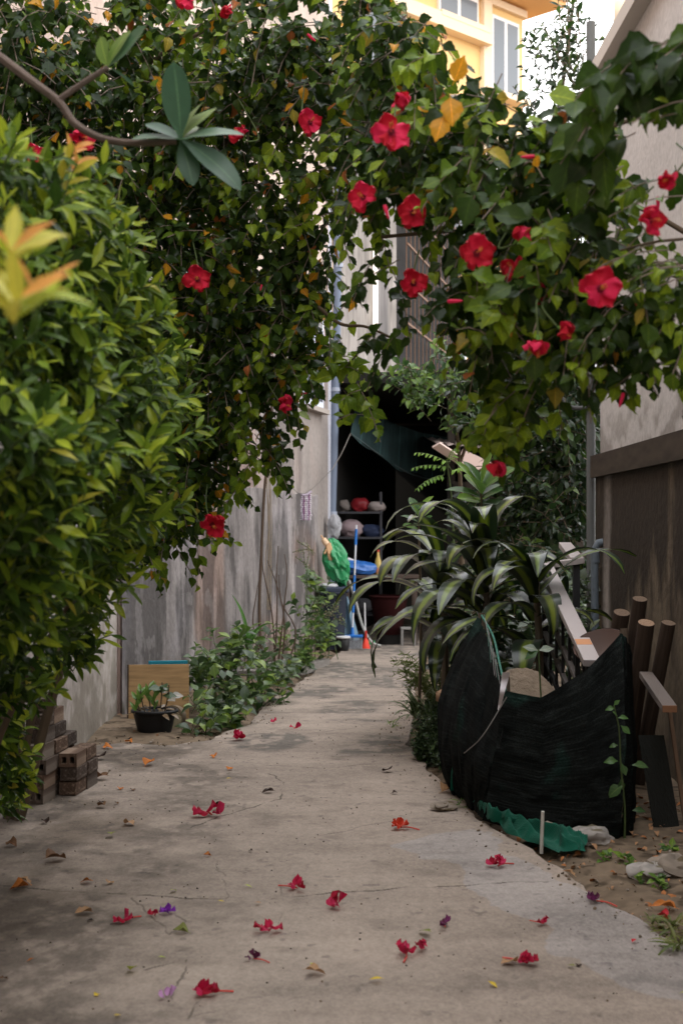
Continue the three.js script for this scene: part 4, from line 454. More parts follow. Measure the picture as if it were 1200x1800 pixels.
{
  reseed(5205); const base = V(0.98, -0.03, -12.2), T = thing('feather_leaf_plant', 'slim plant with bright yellow green feather leaves above the dracaena', 'plant', base), L = new Leaves(T, plainGeos, [[0.12, 0.24, 0.03], [0.18, 0.32, 0.04]], mapLance, {});
  limb(T, base, [base, V(0.98, 1, -12.2), V(0.95, 1.8, -12.2), V(0.9, 2.1, -12.1)], 0.014, 0.006, greenStem, 'stem');
  for (const [x, y, dx, dy, dz] of [[790, 822, -1, 0.25, 0.3], [790, 815, -0.9, 0.55, 0.1], [795, 830, 0.4, 0.3, 0.8], [790, 812, 0.2, 0.6, -0.7], [780, 835, -0.7, -0.1, 0.7]]) { limb(T, base, [V(0.9, 2.08, -12.1), P(x, y, 12.1)], 0.004, 0.003, greenStem, 'leaf_stalk'); pinnate(T, L, base, P(x, y, 12.1), V(dx, dy, dz).normalize(), 0.34, 8, 0.075, Math.floor(rr(0, 2))); }
}
// ------------------------------------------------------------------ dracaena
const dracMap = colorTex(64, 128, (u, v) => { const a = Math.abs(u - 0.5) * 2, n = fbm(u * 14, v * 3, 3), s = 1 - ss(0.18, 0.5, a + 0.35 * (n - 0.5)); const k = 0.85 + 0.3 * fbm(u * 30, v * 6, 2); return [mix(0.009, 0.15, s) * k, mix(0.023, 0.21, s) * k, mix(0.007, 0.016, s) * k]; });
const dracMats = [[1, 1, 1], [0.75, 0.85, 0.9], [1.0, 0.9, 0.7]].map(c => MS(c, 0.9, { map: dracMap, transmission: 0.25, thickness: 0, clearcoat: 1, clearcoatRoughness: 0.25, specularIntensity: 0.5 }));
function strap(p, az, el, len, w, droop, fold = 0.15, wave = 0.02, rows = 12) {
  const h = V(Math.cos(az), 0, Math.sin(az)), side = V(-Math.sin(az), 0, Math.cos(az)), pts = []; let q = p.clone(), e = el; for (let i = 0; i <= rows; i++) { pts.push([q.clone(), e]); q = q.clone().addScaledVector(h, Math.cos(e) * len / rows).add(V(0, Math.sin(e) * len / rows, 0)); e -= droop / rows * (0.4 + 1.4 * i / rows); }
  const ph = rr(0, 6); return patch(4, rows, (u, v) => { const i = Math.round(v * rows), [o, ee] = pts[i], s = (u - 0.5) * 2, ww = w / 2 * Math.max(0.04, Math.pow(Math.sin(Math.PI * clamp(0.1 + 0.9 * Math.pow(v, 0.8), 0, 0.995)), 0.7)); const up = V(-Math.sin(ee) * h.x, Math.cos(ee), -Math.sin(ee) * h.z); return o.clone().addScaledVector(side, s * ww).addScaledVector(up, Math.abs(s) * ww * fold + wave * len * 0.12 * Math.sin(v * 11 + ph) * s); });
}
for (const [x, y, d, n, len, seedN, label, by] of [[850, 1000, 9.6, 28, 0.84, 61, 'tall dracaena with arching yellow striped leaves beside the carport', 1310], [940, 1050, 9.0, 20, 0.7, 62, 'smaller striped dracaena whose leaves hang over the steel railing', 1340], [775, 1025, 10.2, 22, 0.78, 63, 'striped dracaena whose lower leaves droop in front of the carport mouth', 1290]]) {
  reseed(seedN); const c = P(x, y, d), base = V(c.x, -0.02, c.z), T = thing('dracaena_plant', label, 'plant', base, 0, 'striped dracaenas behind the netting');
  part(T, 'cane', tube([V(0, 0, 0), V(0.03, c.y * 0.5, 0), V(0, c.y + 0.25, 0)], 0.03, 8, 8, 0.02), MS([0.16, 0.13, 0.1], 0.9));
  for (let i = 0; i < n; i++) { const t = i / n, az = i % 3 ? i * 2.4 + rr(-0.2, 0.2) : rr(1.2, 3.4); part(T, 'leaf', strap(V(0.02 * Math.cos(az), c.y - 0.4 + 0.62 * Math.pow(t, 0.8), 0.02 * Math.sin(az)), az, clamp(mix(0.35, 1.1, t) + rr(-0.35, 0.35), 0.1, 1.35), len * rr(0.7, 1.3) * mix(1, 0.8, t), rr(0.13, 0.185), rr(1.3, 2.6), 0.12, 0.1), dracMats[i % 3]); }
}
{ // broad oval leaves standing above the dracaena
  reseed(66); const geo = [0, 1].map(i => leafGeo({ profile: 'obov', width: 0.44, fold: 0.25, curl: 0.5 - i * 0.3, rows: 8 }));
  for (const [x, y, d, n, s, lab] of [[845, 855, 9.9, 13, 0.3, 'upright shrub with broad oval green leaves below the hanging red flower'], [735, 905, 10.6, 9, 0.2, 'small plant with oval light green leaves at the edge of the dark carport']]) {
    const c = P(x, y, d), base = V(c.x, -0.02, c.z), T = thing('oval_leaf_plant', lab, 'plant', base), L = new Leaves(T, geo, [[0.05, 0.115, 0.03], [0.09, 0.18, 0.035], [0.15, 0.27, 0.04]], mapPlume, {}); limb(T, base, [base, c.clone().lerp(base, 0.5).add(V(0.02, 0, 0)), c], 0.014, 0.008, bark, 'stem');
    for (let i = 0; i < n; i++) { const az = i * 2.4, t = i / n, el = mix(0.1, 1.2, t); L.add(c.clone().add(V(0, -0.12 + 0.14 * t, 0)), V(Math.cos(az) * Math.cos(el), Math.sin(el), Math.sin(az) * Math.cos(el)), V(-Math.cos(az) * 0.6, 0.8, 0.5), s * rr(0.7, 1.05), i, Math.floor(rr(0, 3))); }
  }
}
// ------------------------------------------------------------------ weeds and pots along the left wall
const weedGeos = [0, 1, 2, 3].map(i => leafGeo({ width: 0.6, fold: [0.2, 0.35, 0.1, 0.3][i], curl: [0.4, 0.9, 0.2, 1.1][i], rows: 5, twist: [0, 0.3, -0.3, 0.2][i] }));
const weedTints = [[0.03, 0.068, 0.015], [0.05, 0.105, 0.02], [0.08, 0.15, 0.026], [0.12, 0.2, 0.04], [0.2, 0.3, 0.035]];
function weeds(name, label, seedN, base, blobs, o) {
  reseed(seedN); const T = thing(name, label, 'plants', base), L = new Leaves(T, o.geos || weedGeos, o.tints || weedTints, mapBroad, { clearcoat: 1, clearcoatRoughness: 0.32, set: { most: o.most || 200 } }), stems = []; fillBlobs(L, stems, blobs, { len: 0.25, n: 7, size: 0.135, droop: 0.1, lift: 0.15, out: 1, jitter: 0.35, face: V(0, 1, 0.25), stemR: 0.003, dir: b => V(rr(-0.5, 0.6), 0.8, rr(-0.3, 0.5)).normalize(), pick: () => [Math.min(4, Math.floor(Math.pow(rnd(), 1.3) * 5)), Math.floor(rr(0, 4))], ...o });
  if (o.roots) for (const [x, y, d] of o.roots) { const p = P(x, y, d); stems.push(new THREE.TubeGeometry(new THREE.CatmullRomCurve3([V(p.x + rr(-0.08, 0.08), -0.03, p.z + rr(-0.05, 0.05)), V(p.x + rr(-0.03, 0.03), p.y * 0.5, p.z), p]), 5, 0.005, 4)); }
  part(T, 'stems', joined(stems).translate(-base.x, -base.y, -base.z), greenStem).userData.kind = 'stuff'; return T;
}
const spread = (n, x0, x1, y0, y1, d0, d1) => Array.from({ length: n }, () => [rr(x0, x1), rr(y0, y1), rr(d0, d1)]);
weeds('leafy_weeds', 'leafy green weeds crowding the path edge beside the black pot', 71, V(-0.95, 0, -11), [[360, 1180, 40, 40, 11.4, 0.25, 12], [400, 1150, 50, 45, 12, 0.3, 16], [370, 1240, 50, 45, 10.8, 0.25, 15], [430, 1190, 50, 50, 11.8, 0.3, 20], [345, 1270, 30, 25, 10.4, 0.15, 6], [410, 1260, 30, 25, 10.8, 0.2, 8], [470, 1200, 40, 35, 12.2, 0.3, 12], [500, 1195, 25, 25, 12.8, 0.2, 5], [440, 1130, 50, 30, 12.8, 0.3, 10]], { roots: [[370, 1200, 11.2], [400, 1170, 12], [440, 1180, 11.9], [470, 1190, 12.3], [350, 1240, 10.6], [410, 1230, 11]] });
weeds('shade_plants', 'dark leafy plants filling the ground behind the netting', 171, V(1.3, 0, -10.8), [[820, 1130, 50, 50, 10.8, 0.3, 24], [890, 1140, 60, 50, 10.6, 0.3, 26], [960, 1120, 60, 50, 10.6, 0.3, 26], [1010, 1150, 40, 60, 10.2, 0.3, 20], [850, 1200, 50, 40, 10.2, 0.3, 20], [930, 1200, 60, 40, 10, 0.3, 22], [790, 1170, 30, 50, 11, 0.3, 14], [1000, 1060, 50, 50, 11, 0.3, 14]], { tints: [[0.010, 0.024, 0.006], [0.018, 0.04, 0.009], [0.03, 0.062, 0.012], [0.05, 0.095, 0.016]], pick: () => [Math.floor(rr(0, 4)), Math.floor(rr(0, 4))], most: 120, roots: [[820, 1150, 10.8], [890, 1150, 10.6], [960, 1130, 10.6]] });  // added undergrowth, its dark tints stand in for the garden shade
weeds('wall_weeds', 'taller leafy weeds against the far stained wall before the bin', 72, V(-0.35, 0, -15), [[520, 1130, 40, 40, 14.5, 0.3, 12], [545, 1090, 35, 45, 15, 0.3, 12], [560, 1040, 25, 30, 15.4, 0.2, 5], [575, 1120, 25, 35, 15.6, 0.2, 8], [500, 1170, 25, 20, 13.6, 0.2, 5], [530, 1160, 25, 20, 14.4, 0.2, 6], [540, 1010, 12, 20, 15.2, 0.1, 2]], { size: 0.13, roots: [[520, 1130, 14.5], [545, 1080, 15], [560, 1030, 15.4], [575, 1110, 15.6], [540, 1000, 15.2]] });
weeds('dry_weeds', 'dry brown twiggy weeds among the leaves in front of the bin', 73, V(-0.2, 0, -16), [[555, 1085, 28, 35, 15.8, 0.2, 14], [590, 1080, 16, 25, 16.2, 0.15, 7], [538, 980, 12, 28, 16, 0.1, 6]], { size: 0.035, n: 16, len: 0.3, tints: [[0.28, 0.22, 0.13], [0.22, 0.2, 0.1], [0.2, 0.25, 0.12]], pick: () => [Math.floor(rr(0, 3)), 0], roots: [[555, 1085, 15.8], [590, 1080, 16.2], [538, 990, 16]], dir: () => V(rr(-0.8, 0.8), rr(0.1, 1), rr(-0.5, 0.5)).normalize(), stemR: 0.004 });
{ // bare sticks, long-leaved plant, climbing stem with strings
  reseed(74); const st = thing('bare_twigs', 'bare dark branching twigs leaning on the wall above the weeds', 'twigs', P(480, 1170, 13.6).setY(0)), b = st.position, m = MS([0.075, 0.05, 0.035], 0.9);
  for (const k of [[[485, 1180], [478, 1080], [462, 1000], [458, 960]], [[490, 1180], [500, 1100], [490, 1040], [470, 985]], [[480, 1180], [487, 1070], [486, 1010], [489, 960]], [[490, 1180], [520, 1110], [495, 1060], [490, 1010]], [[480, 1180], [445, 1100], [450, 1050], [455, 1020]], [[485, 1180], [500, 1060], [505, 1010], [500, 975]]]) part(st, 'twig', tube(k.map(([x, y], i) => { const p = P(x, y, 13.6 + 0.1 * i); if (!i) p.y = -0.02; return p.sub(b); }), 0.011, 12, 5, 0.004), m);
  const bl = thing('long_leaf_plant', 'single plant with long bright green blade leaves rising from the weeds', 'plant', P(435, 1170, 12.4).setY(0)); for (const [az, el, len, w, dr] of [[3.4, 1.45, 0.5, 0.09, 0.5], [0.2, 1.2, 0.34, 0.1, 1.2], [2.4, 1.2, 0.3, 0.07, 1.0], [5.2, 1.0, 0.32, 0.09, 1.5]]) part(bl, 'leaf', strap(V(0, 0.45, 0), az, el, len, w, dr, 0.4), leafMat([0.08, 0.2, 0.035], mapLance)); part(bl, 'stem', tube([V(0, -0.03, 0), V(0.01, 0.25, 0), V(0, 0.5, 0)], 0.014, 6, 6), greenStem);
  const cl = thing('climber_stem', 'thin bare climber stem with loose strings up the stained wall', 'climber', P(463, 1150, 14.6).setY(0)), cb = cl.position; part(cl, 'stem', tube([V(0, -0.02, 0), P(456, 1080, 14.6).sub(cb), P(460, 960, 14.6).sub(cb), P(465, 860, 14.6).sub(cb), P(474, 770, 14.5).sub(cb), P(478, 700, 14.4).sub(cb)], 0.02, 24, 6, 0.014), MS([0.1, 0.07, 0.05], 0.9));
  for (let i = 0; i < 5; i++) part(cl, 'string', tube([0, 1, 2, 3, 4].map(k => P(470 + i * 1.6 + rr(-4, 4), 760 + k * 78, 14.5).sub(cb)), 0.004, 20, 4), MS([0.32, 0.26, 0.19], 0.9)); part(cl, 'dry_leaf', leafGeo({ curl: 1.5 }), MS([0.5, 0.2, 0.09], 0.9), P(474, 790, 14.4).sub(cb), [0, 0, 3]).scale.setScalar(0.2);
}
{ // washing line with the knotted fringe
  const w = thing('washing_line', 'thin wire strung along the stained wall', 'wire', P(470, 815, 14.3)), b = w.position; part(w, 'wire', tube([V(0, 0, 0), P(505, 848, 15.6).sub(b), P(535, 868, 16.8).sub(b), P(583, 826, 18).sub(b)], 0.004, 24, 4), MS([0.12, 0.11, 0.1], 0.7));
  reseed(75); const f = thing('knotted_fringe', 'purple white and black knotted cloth fringe hanging from the wire', 'fringe', P(537, 868, 16.7)); part(f, 'band', tube([V(-0.1, 0.0, 0), V(0, -0.015, 0.01), V(0.07, 0.03, 0)], 0.014, 10, 6), MS([0.5, 0.42, 0.52], 0.9));
  const cols = [MS([0.02, 0.018, 0.02], 0.9), MS([0.55, 0.47, 0.58], 0.9), MS([0.28, 0.12, 0.25], 0.9), MS([0.6, 0.55, 0.6], 0.9)];
  for (let i = 0; i < 9; i++) { const l = [], x = -0.1 + i * 0.02; for (let k = 0; k < 13; k++) l.push(new THREE.IcosahedronGeometry(rr(0.009, 0.014), 1).translate(x + rr(-0.005, 0.005) + (i < 2 ? -k * 0.003 : 0), -0.015 - k * 0.024, rr(-0.006, 0.006))); part(f, 'strand', joined(l), i < 2 ? cols[0] : cols[1 + i % 3]); }
}
{ // boards and pot
  const wood = colorTex(256, 256, (u, v) => { const k = 0.8 + 0.45 * (fbm(u * 3, v * 34, 4) - 0.5) + 0.25 * (fbm(u * 4, v * 4, 3) - 0.5); return [0.42 * k, 0.265 * k, 0.125 * k]; });
  const b = thing('plywood_board', 'orange brown plywood board leaning on the left wall behind the pot', 'board', V(-1.67, 0, -11.02), 0.12); const s = part(b, 'sheet', box(0.47, 0.44, 0.02, 0.003), MS([1, 1, 1], 0.7, { map: wood }), V(0.24, 0.215, -0.01), [-0.16, 0, 0]); part(s, 'edge', box(0.012, 0.442, 0.022, 0.002), MS([0.05, 0.035, 0.025], 0.9), V(-0.24, 0, 0));
  const t = thing('turquoise_frame', 'turquoise plastic frame with grey panel leaning behind the plywood board', 'frame', V(-1.38, 0, -11.22), 0.12), tm = MS([0.02, 0.22, 0.3], 0.5); for (const x of [-0.14, 0.14]) part(t, 'side', box(0.03, 0.45, 0.03), tm, V(x, 0.225, 0)); part(t, 'rail', box(0.25, 0.03, 0.028), tm, V(0, 0.435, 0)); part(t, 'panel', box(0.25, 0.42, 0.012), MS([0.2, 0.24, 0.27], 0.6), V(0, 0.21, 0));
  const p = thing('black_pot', 'black plastic flower pot of dry stalks and young shoots', 'pot', P(272, 1287, 10.4).setY(-0.01)), pm = MS([0.014, 0.014, 0.015], 0.45); part(p, 'body', lathe([[0.001, 0.002], [0.12, 0.002], [0.125, 0.02], [0.162, 0.17], [0.158, 0.17], [0.14, 0.13], [0.001, 0.13]], 28), pm); part(p, 'rim', new THREE.TorusGeometry(0.165, 0.012, 8, 28), pm, V(0, 0.168, 0), [Math.PI / 2, 0, 0]); part(p, 'soil', lathe([[0.001, 0.155], [0.08, 0.15], [0.15, 0.13]], 16), MS([0.06, 0.045, 0.03], 0.95));
  reseed(76); const L = new Leaves(p, [leafGeo({ profile: 'lance', width: 0.3, fold: 0.3, curl: 0.8, rows: 6 }), weedGeos[0]], [[0.12, 0.24, 0.04], [0.06, 0.11, 0.04], [0.4, 0.38, 0.33], [0.24, 0.17, 0.1]], mapBroad, { clearcoat: 0.9 });
  for (const [x, h, k] of [[-0.1, 0.2, 1], [-0.04, 0.22, 1], [0.06, 0.26, 2], [0.11, 0.24, 2], [0.0, 0.16, 1], [-0.13, 0.14, 1]]) { part(p, 'stem', tube([V(x * 0.6, 0.12, 0), V(x * 0.9, 0.12 + h * 0.6, 0.02), V(x, 0.12 + h, 0.03)], 0.005, 6, 5), bark); for (let i = 0; i < 5; i++) { const az = i * 1.3 + x * 20; L.add(p.position.clone().add(V(x, 0.1 + h - 0.02 * i, 0.03)), k === 1 ? V(Math.cos(az) * 0.5, 1, Math.sin(az) * 0.5) : V(Math.cos(az), 0.1, Math.sin(az)), V(0, 0.7, 0.7), k === 1 ? 0.1 : 0.11, k === 1 ? 0 : 1, k === 1 ? 0 : rnd() < 0.4 ? 2 : 1); } }
  for (let i = 0; i < 26; i++) { const a = rr(0, 6.28), r = rr(0.02, 0.15); L.add(p.position.clone().add(V(r * Math.cos(a), 0.15 + rr(0, 0.04), r * Math.sin(a))), V(Math.cos(a), rr(-0.2, 0.5), Math.sin(a)), V(rr(-1, 1), 0.6, rr(-0.3, 1)), rr(0.05, 0.12), 0, 3); }
  const d = thing('cut_stump', 'pale round cut log end behind the black pot', 'log', P(305, 1262, 10.7).setY(-0.01)); part(d, 'log', new THREE.CylinderGeometry(0.085, 0.085, 0.26, 18), MS([0.16, 0.12, 0.08], 0.9), V(0, 0.085, 0), [1.45, 0, 0]); part(d, 'cut_face', new THREE.CylinderGeometry(0.078, 0.078, 0.012, 18), MS([0.36, 0.31, 0.2], 0.9), V(0, 0.072, 0.132), [1.45, 0, 0]);
  const sl = thing('kerb_slab', 'grey concrete slab edging under the wall weeds', 'slab', P(538, 1182, 14.6).setY(0)); part(sl, 'slab', box(0.5, 0.1, 1.5, 0.01), MS([0.22, 0.2, 0.18], 0.9, { bumpMap: plasterBump, bumpScale: 0.01 }), V(-0.22, 0.02, -0.3), [0, -0.3, 0]);
}
{ // stack of hollow bricks
  reseed(77); const tex = colorTex(128, 64, (u, v) => { const k = 0.7 + 0.9 * (fbm(u * 12, v * 8, 4) - 0.3), l = ss(0.55, 0.7, fbm(u * 6 + 5, v * 5, 3)); return [mix(0.125, 0.24, l) * k, mix(0.092, 0.2, l) * k, mix(0.072, 0.165, l) * k]; });
  const mats = [[1, 1, 1], [0.8, 0.78, 0.78], [1.15, 1.0, 0.9], [0.6, 0.6, 0.62]].map(c => MS(c, 0.92, { map: tex, bumpMap: plasterBump, bumpScale: 0.006 })); const hole = MS([0.02, 0.017, 0.015], 0.95);
  const bw = 0.1, bh = 0.075, bl = 0.2, shape = new THREE.Shape(); shape.moveTo(-bw / 2, -bh / 2); shape.lineTo(bw / 2, -bh / 2); shape.lineTo(bw / 2, bh / 2); shape.lineTo(-bw / 2, bh / 2); for (const x of [-0.023, 0.023]) { const h = new THREE.Path(); h.moveTo(x - 0.015, -0.02); h.lineTo(x - 0.015, 0.02); h.lineTo(x + 0.015, 0.02); h.lineTo(x + 0.015, -0.02); shape.holes.push(h); }
  const hollow = new THREE.ExtrudeGeometry(shape, { depth: bl, bevelEnabled: true, bevelSize: 0.002, bevelThickness: 0.002, bevelSegments: 1 }); hollow.translate(0, bh / 2 + 0.002, -bl / 2); { const u = hollow.attributes.uv; for (let i = 0; i < u.count; i++) u.setXY(i, u.getX(i) * 4, u.getY(i) * 4); }
  const solid = box(bw, bh, bl, 0.005); solid.translate(0, bh / 2 + 0.002, 0); const c = P(70, 1412, 7.75).setY(0), turn = -0.1;
  const spots = []; for (let lv = 0; lv < 7; lv++) for (let k = 0; k < (lv < 4 ? 3 : lv < 6 ? 2 : 1); k++) spots.push([0.0 + (lv > 3 ? -0.02 : 0) + rr(-0.012, 0.012), lv, -0.02 - k * 0.208 - (lv > 3 ? 0.06 : 0) - (lv === 6 ? 0.07 : 0)]); for (let lv = 0; lv < 3; lv++) for (let k = 1; k < 3; k++) spots.push([0.112 + rr(-0.006, 0.008), lv, -0.06 - k * 0.21]); 
  const where = lv => ['bottom', 'second', 'third', 'fourth', 'fifth', 'sixth', 'topmost'][lv], bk = ['front end', 'middle', 'wall end'];
  spots.forEach(([x, lv, z], i) => { const row = x > 0.2 ? 'outer short row' : x > 0.08 ? 'inner row' : 'main row', zz = z > -0.16 ? 0 : z > -0.38 ? 1 : 2; const o = single('clay_brick', `weathered brown brick, ${where(lv)} course, ${bk[zz]} of the ${row} by the bush`, 'brick', i % 3 ? solid : hollow, mats[Math.floor(rr(0, 4))], V(c.x + x * Math.cos(turn) + z * Math.sin(turn), lv * (bh + 0.005) + 0.0, c.z - x * Math.sin(turn) + z * Math.cos(turn)), [0, turn + rr(-0.04, 0.04), 0], 'bricks stacked by the left wall'); });
}

// ------------------------------------------------------------------ things in and before the carport
{
  const plastic = (c, r = 0.45) => MS(c, r), D = 17.5, at = (x, y, d) => P(x, y, d).setY(0);
  { const b = thing('rubbish_bin', 'dark blue plastic rubbish bin with its lid shut before the carport', 'bin', at(585, 1140, D)), m = plastic([0.025, 0.03, 0.045]); part(b, 'body', new THREE.CylinderGeometry(0.24, 0.19, 0.7, 4, 1).rotateY(Math.PI / 4), m, V(0, 0.36, 0)); part(b, 'lid', box(0.4, 0.07, 0.42, 0.02), plastic([0.04, 0.05, 0.075]), V(0, 0.75, 0)); part(b, 'handle', box(0.3, 0.03, 0.04, 0.01), m, V(0, 0.71, 0.22)); for (const s of [-1, 1]) part(b, 'wheel', new THREE.CylinderGeometry(0.06, 0.06, 0.04, 14), m, V(s * 0.17, 0.06, -0.14), [0, 0, Math.PI / 2]);
    single('plastic_wrap', 'crumpled white plastic on the bin lid', 'wrapping', lump(0.1, 1.1, 0.32, 0.8, 0.5, 3), plastic([0.5, 0.5, 0.52], 0.4), V(b.position.x - 0.06, 0.8, b.position.z + 0.06)); }
  single('green_bag', 'stuffed green plastic bag standing on the bin lid', 'bag', (() => { const g = lump(0.15, 0.8, 1.9, 0.7, 0.5, 8, 5), p = g.attributes.position; for (let i = 0; i < p.count; i++) { const y = p.getY(i), k = 1 + 0.22 * (1 - Math.abs(2 * fbm(Math.atan2(p.getZ(i), p.getX(i)) * 2.2 + 9, y * 9, 3) - 1)) - 0.45 * ss(0.1, 0.3, y); p.setX(i, p.getX(i) * k); p.setZ(i, p.getZ(i) * k); } g.computeVertexNormals(); g.rotateZ(0.32); return g; })(), MS([0.02, 0.26, 0.09], 0.35, { transmission: 0.15, thickness: 0, clearcoat: 0.6, clearcoatRoughness: 0.25 }), P(592, 988, D));
  { const g = thing('work_gloves', 'tan work glove hung beside the green bag', 'glove', P(571, 952, D - 0.1)), m = MS([0.58, 0.36, 0.2], 0.9); const gl = [box(0.075, 0.14, 0.035, 0.014).translate(0.03, -0.1, 0)]; for (let i = 0; i < 4; i++) gl.push(new THREE.CapsuleGeometry(0.011, 0.06 + 0.012 * (i % 3), 3, 8).translate(0.003 + i * 0.02, -0.2 - 0.008 * (i % 3), 0)); gl.push(new THREE.CapsuleGeometry(0.012, 0.05, 3, 8).rotateZ(-0.7).translate(-0.025, -0.12, 0)); const mm = mergeGeometries(gl.map(q => q.index ? q.toNonIndexed() : q)); part(g, 'hand', mm, m, V(0, 0, 0), [0, 0.3, 0.25]); part(g, 'cuff', new THREE.CylinderGeometry(0.032, 0.042, 0.08, 12), MS([0.66, 0.46, 0.3], 0.9), V(0.0, 0.0, 0), [0, 0, 0.6]); part(g, 'peg', box(0.02, 0.07, 0.015), m, V(-0.03, 0.05, 0), [0, 0, 0.6]); }
  single('clear_bag', 'knotted clear plastic bag hanging by the drain pipe', 'bag', lump(0.11, 0.8, 1.3, 0.7, 0.6, 12, 4), MS([0.5, 0.5, 0.52], 0.3, { transmission: 0.5, thickness: 0 }), P(586, 925, 17.9));
  { const b = thing('push_broom', 'broom with blue grips and blue head leaning in the carport', 'broom', at(622, 1140, 17.6)), z = 0, blue = plastic([0.02, 0.13, 0.42]), wh = MS([0.55, 0.56, 0.6], 0.35, { metalness: 0.4 }); const p = (y, l) => V(-0.03 + 0.04 * y, y, -0.12 * y); part(b, 'handle', tube([p(0.2), p(1.55)], 0.012, 2, 8), wh); for (const [a, c] of [[1.3, 1.5], [0.72, 0.92], [0.45, 0.58]]) part(b, 'grip', tube([p(a), p(c)], 0.017, 2, 8), blue); part(b, 'socket', new THREE.CylinderGeometry(0.018, 0.03, 0.1, 10), blue, p(0.22)); part(b, 'head', box(0.26, 0.035, 0.07, 0.01), blue, V(-0.02, 0.16, 0)); reseed(80); const br = []; for (let i = 0; i < 60; i++) br.push(new THREE.CylinderGeometry(0.004, 0.006, 0.14, 4).translate(-0.14 + (i % 15) * 0.017, 0.075, -0.02 + Math.floor(i / 15) * 0.015)); part(b, 'bristles', joined(br), MS([0.35, 0.36, 0.38], 0.8)); }
  { const h = single('rubber_hose', 'grey rubber hose curving down to the carport floor', 'hose', tube([V(-0.28, 0.85, -0.1), V(-0.2, 0.6, -0.05), V(-0.1, 0.25, 0), V(0.02, 0.06, 0.03), V(0.12, 0.025, 0.03)], 0.018, 24, 8), MS([0.3, 0.3, 0.28], 0.6), at(652, 1138, 17.8)); }
  { const s = thing('floor_squeegee', 'green squeegee on a thin white handle by the hose', 'squeegee', at(645, 1125, 18)); part(s, 'handle', tube([V(-0.02, 0.06, 0), V(-0.03, 0.55, -0.1)], 0.011, 2, 8), MS([0.5, 0.5, 0.5], 0.5)); part(s, 'head', box(0.2, 0.05, 0.04, 0.01), plastic([0.03, 0.32, 0.12]), V(0, 0.05, 0)); }
  { const s = thing('dustpan', 'small red dustpan on the carport floor', 'dustpan', at(643, 1137, 17.7)); part(s, 'tray', (() => { const g = new THREE.CylinderGeometry(0.03, 0.075, 0.13, 4, 1, true).rotateY(Math.PI / 4); return g; })(), plastic([0.55, 0.04, 0.02]), V(0, 0.066, 0)); part(s, 'handle', box(0.03, 0.1, 0.02), plastic([0.45, 0.03, 0.02]), V(0, 0.17, -0.02)); }
  { const s = thing('black_crate', 'black plastic crate under the broom head', 'crate', at(624, 1140, 17.95)); const m = plastic([0.02, 0.02, 0.022]); part(s, 'base', box(0.26, 0.02, 0.26), m, V(0, 0.012, 0)); for (const [x, z, w, d] of [[0, 0.13, 0.28, 0.015], [0, -0.13, 0.28, 0.015], [0.13, 0, 0.015, 0.25], [-0.13, 0, 0.015, 0.25]]) part(s, 'side', box(w, 0.14, d), m, V(x, 0.085, z)); }
  { const s = thing('black_bucket', 'small black bucket with a white lid beside the bin', 'bucket', at(603, 1143, 17.35)); part(s, 'body', lathe([[0.001, 0], [0.065, 0], [0.08, 0.15], [0.001, 0.15]], 18), plastic([0.02, 0.02, 0.02])); part(s, 'lid', lathe([[0.001, 0.185], [0.08, 0.182], [0.09, 0.17], [0.09, 0.152], [0.001, 0.152]], 20), plastic([0.5, 0.5, 0.5])); }
  single('blue_sheet', 'pale blue plastic sheet draped beside the bin', 'sheet', patch(10, 12, (u, v) => V((u - 0.5) * mix(0.26, 0.06, v) + 0.05 * (1 - v), v * 0.55, 0.04 * Math.sin(u * 11) * (1 - v * 0.5))), MS([0.2, 0.32, 0.42], 0.4, { transmission: 0.3, thickness: 0 }), at(607, 1125, 17.75).setY(0.1));
  // shelf unit
  const s = thing('storage_shelf', 'dark metal shelf unit full of oddments at the carport side', 'shelf', at(625, 1120, 18.9)), sm = MS([0.04, 0.04, 0.045], 0.6); for (const x of [-0.3, 0.34]) for (const z of [0, -0.35]) part(s, 'post', box(0.03, 2.0, 0.03), sm, V(x, 1.0, z)); for (const y of [0.35, 0.85, 1.38, 1.72]) part(s, 'board', box(0.68, 0.03, 0.4), sm, V(0.02, y, -0.17)); const sp = s.position, on = (x, y, z) => V(sp.x + x, y, sp.z + z);
  const put = (n, l, c, g, m, p) => single(n, l, c, g, m, p, null);
  put('red_bag', 'shiny red bag on the top shelf of the carport unit', 'bag', lump(0.13, 1, 0.8, 0.8, 0.35, 21), plastic([0.16, 0.012, 0.016], 0.3), on(0.06, 1.83, -0.1)); put('sun_hat', 'red and white hat at the end of the top shelf', 'hat', lump(0.11, 1.1, 0.75, 0.9, 0.3, 22), plastic([0.2, 0.17, 0.16], 0.6), on(0.27, 1.8, -0.05)); put('grey_pouch', 'grey pouch beside the red bag on the shelf', 'pouch', lump(0.09, 0.9, 1, 0.8, 0.4, 27), plastic([0.14, 0.12, 0.11], 0.7), on(-0.16, 1.8, -0.1));
  put('pink_bag', 'pale pink plastic bag on the middle shelf', 'bag', lump(0.14, 1.2, 0.85, 0.8, 0.5, 23), plastic([0.24, 0.18, 0.19], 0.5), on(-0.08, 1.5, -0.08)); put('navy_box', 'navy cloth bundle on the middle shelf', 'bundle', lump(0.13, 1.2, 0.7, 0.8, 0.4, 24), plastic([0.015, 0.022, 0.05], 0.7), on(0.22, 1.47, -0.08)); put('grey_bundle', 'grey cloth bundle on the lowest shelf', 'bundle', lump(0.16, 1.2, 0.7, 0.8, 0.4, 25), plastic([0.09, 0.09, 0.1], 0.8), on(0.02, 0.46, -0.1));
